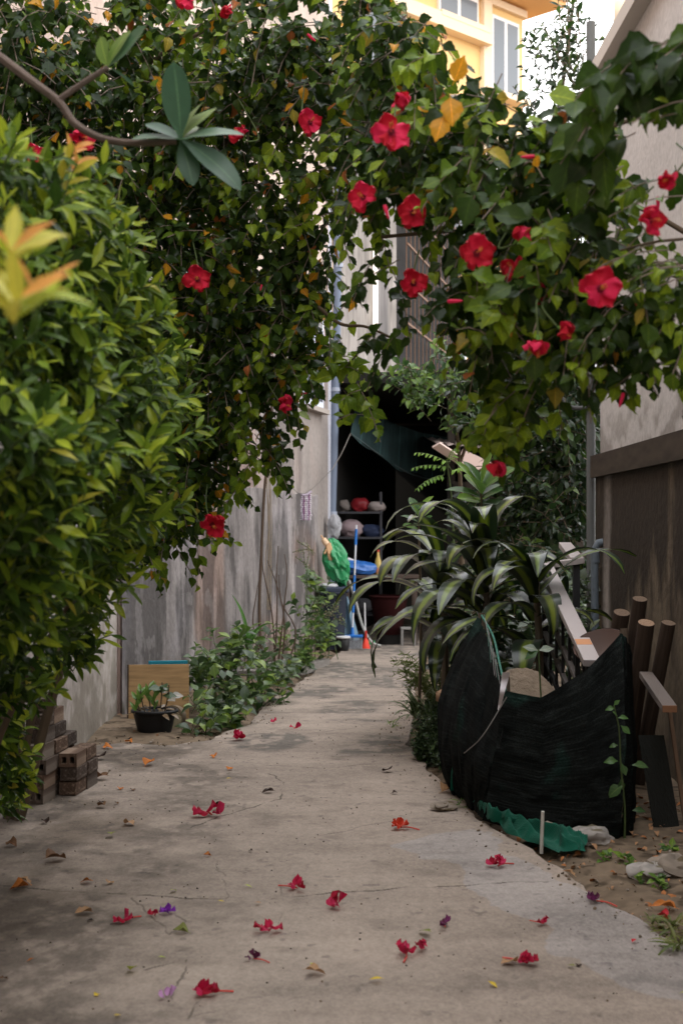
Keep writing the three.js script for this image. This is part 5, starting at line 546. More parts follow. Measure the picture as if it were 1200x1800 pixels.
  const t = thing('work_table', 'dark work table set across the carport', 'table', at(680, 1112, 18.5)), tm = MS([0.07, 0.05, 0.04], 0.7); part(t, 'top', box(1.0, 0.04, 0.55), tm, V(-0.08, 0.88, 0)); for (const x of [-0.52, 0.36]) for (const z of [-0.22, 0.22]) part(t, 'leg', box(0.05, 0.86, 0.05), tm, V(x, 0.43, z)); const tp = t.position, tn = (x, y, z) => V(tp.x + x, y, tp.z + z);
  put('blue_bag', 'crumpled bright blue plastic bag on the work table', 'bag', lump(0.15, 1.35, 0.6, 0.8, 0.55, 31, 4), MS([0.03, 0.12, 0.38], 0.35, { clearcoat: 0.5 }), tn(-0.36, 0.985, 0.12)); put('white_carton', 'white foam carton tilted behind the blue bag', 'carton', box(0.2, 0.16, 0.12, 0.02).rotateZ(-0.35), plastic([0.6, 0.58, 0.6], 0.6), tn(-0.45, 1.02, -0.08));
  { const b = thing('cooking_bottle', 'yellow oil bottle standing on the work table', 'bottle', tn(-0.12, 0.9, 0.1)); part(b, 'body', lathe([[0.001, 0], [0.04, 0], [0.042, 0.18], [0.018, 0.25], [0.016, 0.3], [0.001, 0.3]], 16), MS([0.5, 0.36, 0.1], 0.25, { clearcoat: 0.6 })); part(b, 'cap', new THREE.CylinderGeometry(0.018, 0.018, 0.03, 12), plastic([0.4, 0.05, 0.03]), V(0, 0.315, 0)); part(b, 'label', new THREE.CylinderGeometry(0.0435, 0.0435, 0.07, 16, 1, true), MS([0.5, 0.2, 0.1], 0.6), V(0, 0.06, 0)); }
  { const b = thing('red_tub', 'big dark red plastic tub under the work table', 'tub', tn(0.02, 0, 0.12)); const m = plastic([0.018, 0.0015, 0.0015], 0.95); part(b, 'body', lathe([[0.001, 0.13], [0.17, 0.13], [0.25, 0.62], [0.24, 0.62], [0.16, 0.16], [0.001, 0.16]], 26), m); part(b, 'rim', new THREE.TorusGeometry(0.25, 0.016, 8, 26), m, V(0, 0.62, 0), [Math.PI / 2, 0, 0]); part(b, 'foot', new THREE.CylinderGeometry(0.16, 0.15, 0.13, 20), shadeBlack, V(0, 0.065, 0)); }
  { const b = thing('plastic_stool', 'low grey plastic stool beside the red tub', 'stool', tn(0.26, 0, 0.35)); const m = plastic([0.2, 0.19, 0.18], 0.6); part(b, 'seat', box(0.2, 0.03, 0.18, 0.01), m, V(0, 0.22, 0)); for (const x of [-0.08, 0.08]) for (const z of [-0.07, 0.07]) part(b, 'leg', box(0.03, 0.21, 0.03), m, V(x, 0.105, z)); }
}
// ------------------------------------------------------------------ right side: netting, sand, railing, logs
{
  const netTex = colorTex(512, 512, (u, v) => { const w = fbm(u * 9, v * 60, 3), th = Math.abs((v * 90 + 3 * fbm(u * 7, v * 9, 2)) % 1 - 0.5) * 2, k = 0.6 + 0.6 * w + 0.12 * ss(0.6, 1, th), g = ss(0.62, 0.8, fbm(u * 4 + 3, v * 4, 3)); const stk = ss(0.56, 0.7, fbm(u * 7 + 2, v * 110, 3)) * 1.8 + ss(0.6, 0.72, fbm(u * 5, v * 6 + 4, 4)) * 0.9; const sp = (1 + stk) * Math.pow(hsh(u * 512 | 0, v * 512 | 0), 2) * 1.6 + 0.45 * (hsh(u * 256 | 0, v * 512 | 0) > 0.8 ? 2.2 : 0.6); return [(0.0065 * k + 0.001 * g) * sp, (0.0075 * k + 0.007 * g) * sp, (0.007 * k + 0.005 * g) * sp]; });
  const netBump = greyTex(256, 256, (u, v) => 0.5 + 0.5 * (fbm(u * 6, v * 40, 3) - 0.5) + 0.3 * Math.sin(v * 300 + 5 * fbm(u * 5, v * 5, 2)), true);
  const net = MS([1, 1, 1], 0.97, { map: netTex, bumpMap: netBump, bumpScale: 0.0008, specularIntensity: 0.08 });
  const base = G(860, 1440), T = thing('netting_fence', 'black shade netting stretched round posts beside the path', 'netting', base), l = p => p.clone().sub(base);
  const row = (pts, u) => { const f = clamp(u * (pts.length - 1), 0, pts.length - 1.0001), i = Math.floor(f), k = f - i; return P(...pts[i]).lerp(P(...pts[i + 1]), k); };
  const sheet = (bot, midp, top, nu, nv, amp, fr) => patch(nu, nv, (u, v) => { const a = row(bot, u), b = row(midp, u), c = row(top, u), p = a.multiplyScalar((1 - v) * (1 - 2 * v) ).add(b.multiplyScalar(4 * v * (1 - v))).add(c.multiplyScalar(v * (2 * v - 1))); p.z += amp * (fbm(u * fr[0], v * fr[1], 3) - 0.5) * 2 + 0.008 * (fbm(u * fr[0] * 2.5 + 3, v * fr[2] * 0.25, 3) - 0.5); p.y = Math.max(p.y, -0.01); p.x += amp * 0.6 * (fbm(u * fr[0] + 9, v * fr[1], 3) - 0.5); return l(p); });
  part(T, 'net', sheet([[796, 1392, 8.0], [822, 1416, 7.6], [850, 1442, 7.15]], [[768, 1250, 8.3], [808, 1270, 7.7], [868, 1330, 7.2]], [[842, 1085, 8.5], [860, 1120, 8.1], [886, 1216, 7.3]], 44, 60, 0.085, [11, 3, 20]), net);
  part(T, 'net', sheet([[848, 1442, 7.16], [920, 1462, 6.95], [1000, 1478, 6.8], [1085, 1478, 6.75]], [[868, 1330, 7.18], [950, 1350, 7.0], [1030, 1340, 6.85], [1098, 1320, 6.85]], [[885, 1214, 7.3], [950, 1226, 7.15], [1030, 1180, 7.1], [1092, 1112, 7.3]], 60, 80, 0.022, [5, 9, 60]), net);
  part(T, 'net', sheet([[1083, 1479, 6.77], [1110, 1470, 6.85], [1118, 1440, 7.3]], [[1096, 1320, 6.87], [1110, 1320, 7.0], [1116, 1320, 7.4]], [[1090, 1113, 7.3], [1100, 1122, 7.35], [1112, 1150, 7.5]], 16, 50, 0.04, [9, 4, 20]), net);
  part(T, 'net', sheet([[812, 1400, 8.3], [830, 1370, 8.9]], [[830, 1240, 8.6], [836, 1240, 9]], [[846, 1086, 8.55], [850, 1090, 8.9]], 8, 30, 0.03, [5, 4, 20]), net);
  const post = MS([0.12, 0.09, 0.065], 0.9); for (const [x, y, d] of [[846, 1078, 8.6], [1096, 1105, 7.4], [888, 1190, 7.45]]) { const p = P(x, y, d); part(T, 'post', tube([l(V(p.x, -0.05, p.z - 0.02)), l(V(p.x + 0.01, p.y * 0.5, p.z - 0.02)), l(p)], 0.022, 6, 8), post); }
  reseed(81); const thr = MS([0.10, 0.2, 0.16], 0.8), thr2 = MS([0.3, 0.28, 0.27], 0.8); for (let i = 0; i < 14; i++) { const x = 846 + i * 1.6, y0 = 1080 + i * 6; part(T, 'loose_thread', tube([l(P(x + 4, y0, 8.3 - i * 0.06)), l(P(x + rr(6, 16), y0 + 50, 8.1 - i * 0.05)), l(P(x + rr(14, 30), y0 + rr(90, 120), 7.8 - i * 0.03))], 0.0022, 8, 3), i % 3 ? thr2 : thr); }
  part(T, 'hem', tube([l(P(846, 1082, 8.45)), l(P(866, 1118, 8.05)), l(P(876, 1160, 7.7)), l(P(888, 1214, 7.28))], 0.007, 16, 5), MS([0.05, 0.16, 0.12], 0.8)); part(T, 'cord', tube([l(P(890, 1225, 7.2)), l(P(850, 1290, 7.25)), l(P(820, 1320, 7.5)), l(P(800, 1335, 7.8))], 0.003, 20, 4), thr2);
  single('white_ribbon', 'white plastic ribbon tied to the netting corner', 'ribbon', patch(2, 12, (u, v) => P(mix(889, 876, v) + (u - 0.5) * mix(14, 4, v), mix(1182, 1248, v), 7.2 + 0.03 * Math.sin(v * 9))), MS([0.6, 0.56, 0.58], 0.5));
  // green net bunched along the foot
  const gm = MS([0.004, 0.085, 0.052], 0.9, { transmission: 0.12, thickness: 0, bumpMap: netBump, bumpScale: 0.002 });
  const gt = [[815, 1392, 7.7], [850, 1420, 7.2], [900, 1440, 6.95], [960, 1448, 6.85], [1010, 1452, 6.8]], gb = [[830, 1400, 7.6], [868, 1452, 7.05], [915, 1470, 6.75], [990, 1500, 6.45], [1040, 1508, 6.4]]; const gn = thing('green_netting', 'bright green netting bunched along the foot of the black netting', 'netting', G(880, 1460));
  part(gn, 'fold', patch(130, 34, (u, v) => { const e = 0.25 * (fbm(u * 9 + 4, 2, 3) - 0.5), a = row(gb, u).setY(0.006), b = row(gt, u).setY(0.006), p = a.lerp(b, v + e * (1 - v)); const r1 = 1 - Math.abs(2 * fbm(u * 6 + v * 1.8, v * 1.1 + u * 2, 2) - 1), r2 = 1 - Math.abs(2 * fbm(u * 13 + 9, v * 1.8 - u * 3, 2) - 1), up = Math.pow(Math.sin(Math.PI * Math.min(1, 0.05 + v * 0.72)), 0.8); p.y = 0.006 + up * (0.13 - 0.05 * u) * (Math.pow(r1, 2) * 0.8 + 0.25 * Math.pow(r2, 2)); p.x += 0.07 * (fbm(u * 7 + 5, v * 2, 2) - 0.5); p.z += 0.12 * (fbm(u * 7, v * 2 + 8, 2) - 0.5); return p.sub(gn.position); }), gm);
  part(gn, 'hanging_piece', patch(6, 14, (u, v) => P(mix(800, 806, v) + (u - 0.5) * mix(18, 22, Math.sin(v * 3)) , mix(1390, 1335, v), 7.82 + 0.03 * Math.sin(u * 5 + v * 4)).sub(gn.position)), gm);
  { const s = P(951, 1432, 6.55).setY(0), p = single('white_stick', 'short white plastic stick standing at the foot of the netting', 'stick', new THREE.CylinderGeometry(0.008, 0.009, 0.2, 10).translate(0, 0.09, 0), MS([0.55, 0.54, 0.5], 0.5), s.add(V(0, 0.0, 0.0)), [0.08, 0, -0.02]); }
  const stoneMap = colorTex(128, 128, (u, v) => { const k = 0.55 + 0.9 * fbm(u * 9, v * 9, 5), m = ss(0.5, 0.66, fbm(u * 5 + 3, v * 5, 4)); return [mix(0.3, 0.13, m) * k, mix(0.275, 0.11, m) * k, mix(0.25, 0.075, m) * k]; }, true), stone = MS([1, 1, 1], 0.95, { map: stoneMap }), stone2 = MS([0.75, 0.68, 0.6], 0.95, { map: stoneMap });
  for (const [x, y, r, sx, sy, n, lab, m] of [[1036, 1482, 0.1, 1.2, 0.62, 41, 'pale grey rock by the green netting end', stone], [985, 1468, 0.085, 1.4, 0.55, 42, 'brownish rock half covered by green netting', stone2], [1150, 1540, 0.07, 1.4, 0.5, 43, 'flat grey stone in the soil near the seedling', stone], [1186, 1535, 0.1, 1, 0.6, 44, 'grey stone at the right picture edge under the logs', stone2], [780, 1424, 0.05, 1.2, 0.5, 45, 'small brown stone at the netting corner', stone2]]) single('garden_rock', lab, 'rock', lump(r, sx, sy, 1, 0.6, n, 4), m, G(x, y).setY(0.02));
  // sand heap and round lid
  single('sand_heap', 'heap of coarse brown sand behind the netting', 'sand heap', (() => { const g = patch(40, 24, (u, v) => { const a = u * 6.2832, r = 0.42 * v; return V(r * Math.cos(a), 0.72 * Math.pow(Math.max(0, 1 - v * v), 0.8) - 0.04 + 0.07 * (fbm(4 + 2 * v * Math.cos(a), 4 + 2 * v * Math.sin(a), 4) - 0.5) + 0.03 * (fbm(4 + 14 * v * Math.cos(a), 14 * v * Math.sin(a), 2) - 0.5), r * Math.sin(a)); }); return g; })(), MS([0.26, 0.2, 0.145], 0.98, { bumpMap: plasterBump, bumpScale: 0.02 }), P(918, 1190, 8.15).setY(0));
  { const p = thing('clay_pot', 'round clay pot rim showing at the netting corner', 'pot', P(800, 1212, 9.0).setY(0)); const cm = MS([0.38, 0.24, 0.15], 0.85); part(p, 'body', lathe([[0.001, 0], [0.085, 0], [0.11, 0.4], [0.001, 0.4]], 20), cm); part(p, 'rim', lathe([[0.001, 0.475], [0.1, 0.47], [0.125, 0.455], [0.125, 0.401], [0.001, 0.401]], 22), cm); }
  // steel railing
  const R = thing('steel_railing', 'grey painted steel stair railing leaning down behind the netting', 'railing', P(960, 1200, 9).setY(0)), o = R.position, rm = MS([0.42, 0.37, 0.36], 0.45, { metalness: 0.1 }), dk = MS([0.03, 0.03, 0.032], 0.5), q = p => p.clone().sub(o);
  const A = P(957, 994, 9.5), B = P(1040, 1166, 7.75), Cc = P(1012, 986, 9.55), Dd = P(992, 958, 10.3);
  const flat = (a, b, w, t) => { const y = b.clone().sub(a), L = y.length(); y.normalize(); const x = V(0, 1, 0).cross(y).normalize(), z = x.clone().cross(y).normalize(); const g = new RoundedBoxGeometry(w, L, t, 1, 0.004); g.applyMatrix4(new THREE.Matrix4().makeBasis(x, y, z).setPosition(q(a.clone().add(b).multiplyScalar(0.5)))); return g; };
  part(R, 'top_rail', flat(A, B, 0.095, 0.04), rm); part(R, 'corner_rail', flat(A.clone().add(V(0.03, 0.003, 0)), Cc.clone().add(V(0.04, 0.003, 0)), 0.09, 0.04), rm); part(R, 'return_rail', flat(Cc.clone().add(V(0, 0.006, 0.03)), Dd, 0.09, 0.04), rm); part(R, 'paint_chip', flat(B.clone().lerp(A, 0.13).add(V(0, 0.0165, 0)), B.clone().lerp(A, 0.18).add(V(0, 0.0165, 0)), 0.09, 0.012), MS([0.55, 0.27, 0.14], 0.9));
  for (const k of [0.28, 0.45, 0.62]) part(R, 'lower_rail', flat(A.clone().add(V(0, -k, 0)), B.clone().add(V(0, -k, 0)), 0.03, 0.03), k > 0.5 ? dk : MS([0.16, 0.145, 0.14], 0.5)); for (let i = 0; i <= 7; i++) { const p = A.clone().lerp(B, i / 7); part(R, 'baluster', bar(q(p.clone().add(V(0, -0.02, 0))), q(p.clone().setY(Math.max(-0.02, p.y - 0.85))), 0.018, 0.018), dk); } part(R, 'post', bar(q(Cc.clone().add(V(0, -0.02, 0))), q(V(Cc.x, -0.03, Cc.z)), 0.045, 0.045), dk); part(R, 'post', bar(q(A.clone().add(V(0, -0.02, 0))), q(V(A.x, -0.03, A.z)), 0.04, 0.04), dk); part(R, 'post', bar(q(B.clone().lerp(A, 0.05).add(V(0, -0.02, 0))), q(V(B.x, -0.03, B.z)), 0.04, 0.04), dk);
  // logs
  reseed(82); const barkTex = colorTex(128, 256, (u, v) => { const k = 0.5 + 1.0 * fbm(u * 16, v * 5, 4); return [0.05 * k, 0.034 * k, 0.025 * k]; }), barkM = MS([1, 1, 1], 0.95, { map: barkTex, bumpMap: barkTex, bumpScale: 0.02 }), cutTex = colorTex(128, 128, (u, v) => { const r = Math.hypot(u - 0.5, v - 0.5), k = 0.7 + 0.3 * Math.sin(r * 90 + 4 * fbm(u * 5, v * 5, 2)) * 0.4 + 0.5 * (fbm(u * 20, v * 20, 3) - 0.5); return [0.21 * k, 0.145 * k, 0.1 * k]; }), cutM = MS([1, 1, 1], 0.9, { map: cutTex }), cutL = MS([1.9, 1.8, 1.7], 0.9, { map: cutTex });
  for (const [x, y, d, r, lx, lz, lab, m] of [[1092, 1076, 8.2, 0.048, -0.06, -0.5, 'thick upright log left of the tallest one', cutM], [1124, 1052, 8.3, 0.044, -0.04, -0.45, 'tallest of the dark upright logs against the mouldy wall', cutM], [1135, 1094, 7.7, 0.045, -0.04, -0.45, 'upright log with the palest cut top', cutL], [1174, 1094, 7.8, 0.04, -0.1, -0.4, 'thin leaning log nearest the picture edge', cutM], [1061, 1126, 8.3, 0.042, -0.02, -0.4, 'shortest upright log behind the netting corner', cutM]]) { const t = P(x, y, d), b = V(t.x + lx, -0.04, t.z + lz), T2 = thing('cut_log', lab, 'log', b, 0, 'logs standing against the right wall'), dir = t.clone().sub(b); const g = new THREE.CylinderGeometry(r, r * 1.1, dir.length(), 16, 10, true), pp = g.attributes.position; for (let i = 0; i < pp.count; i++) { const a = Math.atan2(pp.getZ(i), pp.getX(i)), k = 1 + 0.12 * (fbm(a * 1.5 + x, pp.getY(i) * 6, 3) - 0.5); pp.setX(i, pp.getX(i) * k); pp.setZ(i, pp.getZ(i) * k); } g.computeVertexNormals(); g.translate(0, dir.length() / 2, 0); const w = part(T2, 'bark', g, barkM); w.quaternion.copy(alignY(dir)); const c = part(T2, 'cut_end', new THREE.CircleGeometry(r * 0.985, 18).rotateX(-Math.PI / 2), m, dir.clone().multiplyScalar(0.998)); c.quaternion.copy(alignY(dir)); }
  single('steel_bowl', 'dark round basin edge among the upright logs', 'basin', lathe([[0.001, 0], [0.1, 0.01], [0.16, 0.06], [0.15, 0.06], [0.09, 0.02], [0.001, 0.012]], 22), MS([0.07, 0.04, 0.03], 0.6), P(1058, 1148, 8.0), [0.5, 0, 0.3]);
  { const a = P(1134, 1186, 7.7), b = P(1176, 1246, 6.75), pb = thing('timber_beam', 'short grey timber beam jutting towards the path beside the logs', 'beam', a); const y = b.clone().sub(a), L = y.length(); y.normalize(); const x = V(0, 1, 0).cross(y).normalize(), z = x.clone().cross(y); const mt = new THREE.Matrix4().makeBasis(x, y, z).setPosition(y.clone().multiplyScalar(L / 2)); part(pb, 'timber', box(0.07, L, 0.035, 0.004).applyMatrix4(mt), MS([0.17, 0.14, 0.125], 0.85, { bumpMap: plasterBump, bumpScale: 0.005 })); part(pb, 'cut_end', box(0.068, 0.006, 0.033, 0.001).applyMatrix4(mt.clone().setPosition(y.clone().multiplyScalar(L + 0.003))), MS([0.22, 0.11, 0.06], 0.9)); }
  { const bd = thing('leaning_board', 'dark grey green board leaning among the logs', 'board', V(1.62, 0, -7.0)); part(bd, 'board', patch(6, 14, (u, v) => V((u - 0.5) * 0.13 - 0.06 * v, v * 0.48 - 0.02, -0.1 * v + 0.004 * Math.sin(u * 9))), MS([0.02, 0.021, 0.018], 0.9, { bumpMap: plasterBump, bumpScale: 0.01 })); part(bd, 'batten', bar(V(0.09, -0.02, 0.03), V(0.02, 0.62, -0.06), 0.018, 0.02), MS([0.14, 0.09, 0.06], 0.9)); }
  { const mt = thing('metal_bracket', 'dark slotted metal bracket standing by the right wall', 'bracket', V(1.84, 0, -7.2)); part(mt, 'bar', box(0.12, 0.95, 0.05), MS([0.04, 0.035, 0.03], 0.6), V(0, 0.46, 0)); for (const y of [0.25, 0.42, 0.6]) { const b = part(mt, 'bolt', new THREE.CylinderGeometry(0.02, 0.02, 0.02, 10), MS([0.25, 0.2, 0.17], 0.4, { metalness: 0.5 }), V(-0.02, y, 0.03), [Math.PI / 2, 0, 0]); part(b, 'socket', new THREE.CylinderGeometry(0.009, 0.009, 0.004, 8), shadeBlack, V(0, 0.011, 0)); } }
}
{ // seedling before the netting, small plants on the right edge
  reseed(83); const base = G(1097, 1478).setY(-0.01), T = thing('tall_seedling', 'thin seedling with spaced round leaves growing before the netting', 'seedling', base), L = new Leaves(T, weedGeos, [[0.05, 0.1, 0.035], [0.08, 0.15, 0.05], [0.1, 0.2, 0.06]], mapBroad, {}), d = -base.z;
  limb(T, base, [base, P(1097, 1420, d), P(1090, 1340, d), P(1087, 1280, d), P(1078, 1240, d)], 0.006, 0.003, greenStem, 'stem');
  for (const [x, y, dx, dy, s, t] of [[1085, 1338, -0.9, 0.2, 0.07, 2], [1092, 1342, 0.2, -0.6, 0.06, 1], [1110, 1345, 1, 0.15, 0.085, 1], [1095, 1380, -0.9, -0.4, 0.1, 1], [1090, 1370, 0.1, -0.9, 0.06, 0], [1095, 1430, -0.9, 0.1, 0.06, 0], [1110, 1425, 0.9, 0.2, 0.07, 0], [1085, 1310, -0.8, 0.1, 0.045, 1], [1090, 1275, 0.6, -0.5, 0.06, 2], [1085, 1262, 0.9, 0.2, 0.055, 2], [1080, 1245, -0.8, 0.1, 0.05, 2], [1078, 1240, 0.4, 0.5, 0.04, 2], [1084, 1258, -0.3, 0.3, 0.04, 2]]) L.add(P(x, y, d), V(dx, dy, 0.25), V(rr(-0.2, 0.2), 0.7, 0.7), s, Math.floor(rr(0, 4)), t);
  const small = (name, lab, x, y, n, s, tints, sd, geo) => { reseed(sd); const b = G(x, y).setY(-0.015), S = thing(name, lab, 'plant', b), K = new Leaves(S, geo || weedGeos, tints, mapBroad, {}); for (let i = 0; i < n; i++) { const a = i * 2.4, e = rr(0.1, 1.1); K.add(b.clone().add(V(rr(-0.02, 0.02), 0.005 + 0.05 * i / n, rr(-0.02, 0.02))), V(Math.cos(a) * Math.cos(e), Math.sin(e), Math.sin(a) * Math.cos(e)), V(0, 1, 0.3), s * rr(0.6, 1.1), i, Math.floor(rr(0, tints.length))); } };
  const gt = [[0.06, 0.12, 0.03], [0.12, 0.22, 0.04], [0.2, 0.32, 0.05]]; const blade = [leafGeo({ profile: 'lance', width: 0.12, curl: 1.2, rows: 6 }), leafGeo({ profile: 'lance', width: 0.12, curl: 0.6, rows: 6 })];
  small('ground_weed', 'low round-leaved weed at the foot of the tall seedling', 1100, 1520, 8, 0.07, gt, 84); small('ground_weed', 'small bright weed beside the flat grey stone', 1160, 1560, 14, 0.055, gt, 85); small('grass_tuft', 'yellowish grass tuft at the path edge near the right picture side', 1180, 1640, 40, 0.1, [[0.2, 0.22, 0.06], [0.14, 0.18, 0.05], [0.28, 0.26, 0.1]], 86, blade); small('grass_tuft', 'thin grass tuft by the lower right corner', 1196, 1672, 30, 0.12, [[0.12, 0.16, 0.04], [0.2, 0.22, 0.07]], 87, blade); small('ground_weed', 'small green weed by the netting corner stone', 808, 1420, 20, 0.06, gt, 88, blade); small('grass_tuft', 'single tuft of grass growing on the path by the right border', 690, 1278, 16, 0.09, [[0.12, 0.2, 0.05], [0.2, 0.3, 0.06]], 89, blade);
  small('ground_weed', 'low creeping weed between the rock and the tall seedling', 1062, 1512, 12, 0.045, gt, 184); small('ground_weed', 'tiny weed on the bare soil left of the flat grey stone', 1126, 1552, 10, 0.04, gt, 185); small('grass_tuft', 'sparse grass on the soil below the curled orange leaf', 1150, 1632, 24, 0.07, [[0.12, 0.16, 0.04], [0.2, 0.22, 0.07]], 186, blade); small('ground_weed', 'weed with pale tips under the timber beam', 1178, 1500, 14, 0.06, gt, 187); small('ground_weed', 'weed between the netting foot and the pale grey rock', 1006, 1492, 10, 0.04, gt, 188);
  small('young_sprout', 'pale two-leaved sprout poking over the sand heap', 950, 1210, 1, 0.01, gt, 90);
  const sp = scene.children[scene.children.length - 1], sb = sp.position; sb.copy(P(952, 1215, 7.75).setY(0)); part(sp, 'stem', tube([V(0, 0.0, 0), V(0, 0.4, 0), V(-0.02, 0.84, 0)], 0.005, 8, 5), greenStem); for (const [dx, dy, t] of [[1, 0.25, 0], [-0.9, 0.35, 0], [-0.6, -0.3, 1]]) { const m = part(sp, 'leaf', weedGeos[0], leafMat(t ? [0.05, 0.12, 0.03] : [0.3, 0.36, 0.28], mapBroad), V(-0.02, 0.83, 0)); m.quaternion.copy(new THREE.Quaternion().setFromRotationMatrix(new THREE.Matrix4().makeBasis(V(dx, dy, 0.2).normalize().cross(V(0, 0.8, 0.6)).normalize(), V(dx, dy, 0.2).normalize(), V(0, 0.8, 0.6)))); m.scale.setScalar(0.095); }
}
{ // border on the right of the path
  weeds('border_shrub', 'low dense small-leaved dark shrub at the right path edge', 91, V(0.62, 0, -9.4), [[765, 1300, 45, 40, 9.2, 0.25, 130], [785, 1335, 30, 22, 8.9, 0.2, 50], [775, 1255, 35, 25, 9.5, 0.2, 50], [800, 1270, 25, 60, 9.1, 0.2, 60], [745, 1320, 20, 20, 9.1, 0.12, 24]], { size: 0.034, n: 14, len: 0.12, most: 150, stemR: 0.0015, tints: [[0.02, 0.045, 0.015], [0.035, 0.07, 0.02], [0.06, 0.11, 0.03]], pick: () => [Math.floor(rr(0, 3)), Math.floor(rr(0, 4))], jitter: 0.7 });
  const va = colorTex(32, 64, (u, v) => { const a = Math.abs(u - 0.5) * 2, s = ss(0.5, 0.8, a); return [mix(0.07, 0.32, s), mix(0.13, 0.38, s), mix(0.04, 0.2, s)]; }), vm = MS([1, 1, 1], 0.85, { map: va, transmission: 0.2, thickness: 0, clearcoat: 0.5, clearcoatRoughness: 0.4 });
  reseed(92); const sp = thing('spider_plant', 'striped spider plant spilling over the right path edge', 'plant', P(762, 1262, 9.75).setY(-0.01)); for (let i = 0; i < 90; i++) { const a = i * 2.4; part(sp, 'leaf', strap(V(rr(-0.14, 0.12), 0.2, rr(-0.08, 0.08)), a, rr(0.4, 1.35), rr(0.2, 0.36), 0.024, rr(0.9, 2), 0.3, 0.01, 7), vm); } part(sp, 'crown', lump(0.07, 1.3, 1.4, 1, 0.3, 51), greenStem, V(0, 0.07, 0));
  reseed(93); const fb = P(770, 1215, 11.2).setY(-0.01), fern = thing('asparagus_fern', 'feathery yellow green fern above the spider plant', 'fern', fb); const fm = MS([0.13, 0.17, 0.04], 0.9, { transmission: 0.25, thickness: 0 }); for (let i = 0; i < 36; i++) { const a = rr(0, 6.28), len = rr(0.35, 0.62), e = rr(0.7, 1.4), c = new THREE.QuadraticBezierCurve3(V(0, 0, 0), V(Math.cos(a) * 0.12, len * 0.9, Math.sin(a) * 0.12), V(Math.cos(a) * len * 0.7, len * Math.sin(e) * 0.9, Math.sin(a) * len * 0.5)); const l = [new THREE.TubeGeometry(c, 8, 0.002, 3)]; for (let k = 8; k < 60; k++) { const p = c.getPoint(k / 60), g = new THREE.BoxGeometry(0.004, 0.04, 0.004); g.translate(0, 0.02, 0); g.applyQuaternion(alignY(V(rr(-1, 1), rr(-0.6, 0.9), rr(-1, 1)))); g.translate(p.x, p.y, p.z); l.push(g); } part(fern, 'frond', joined(l), fm); }
}

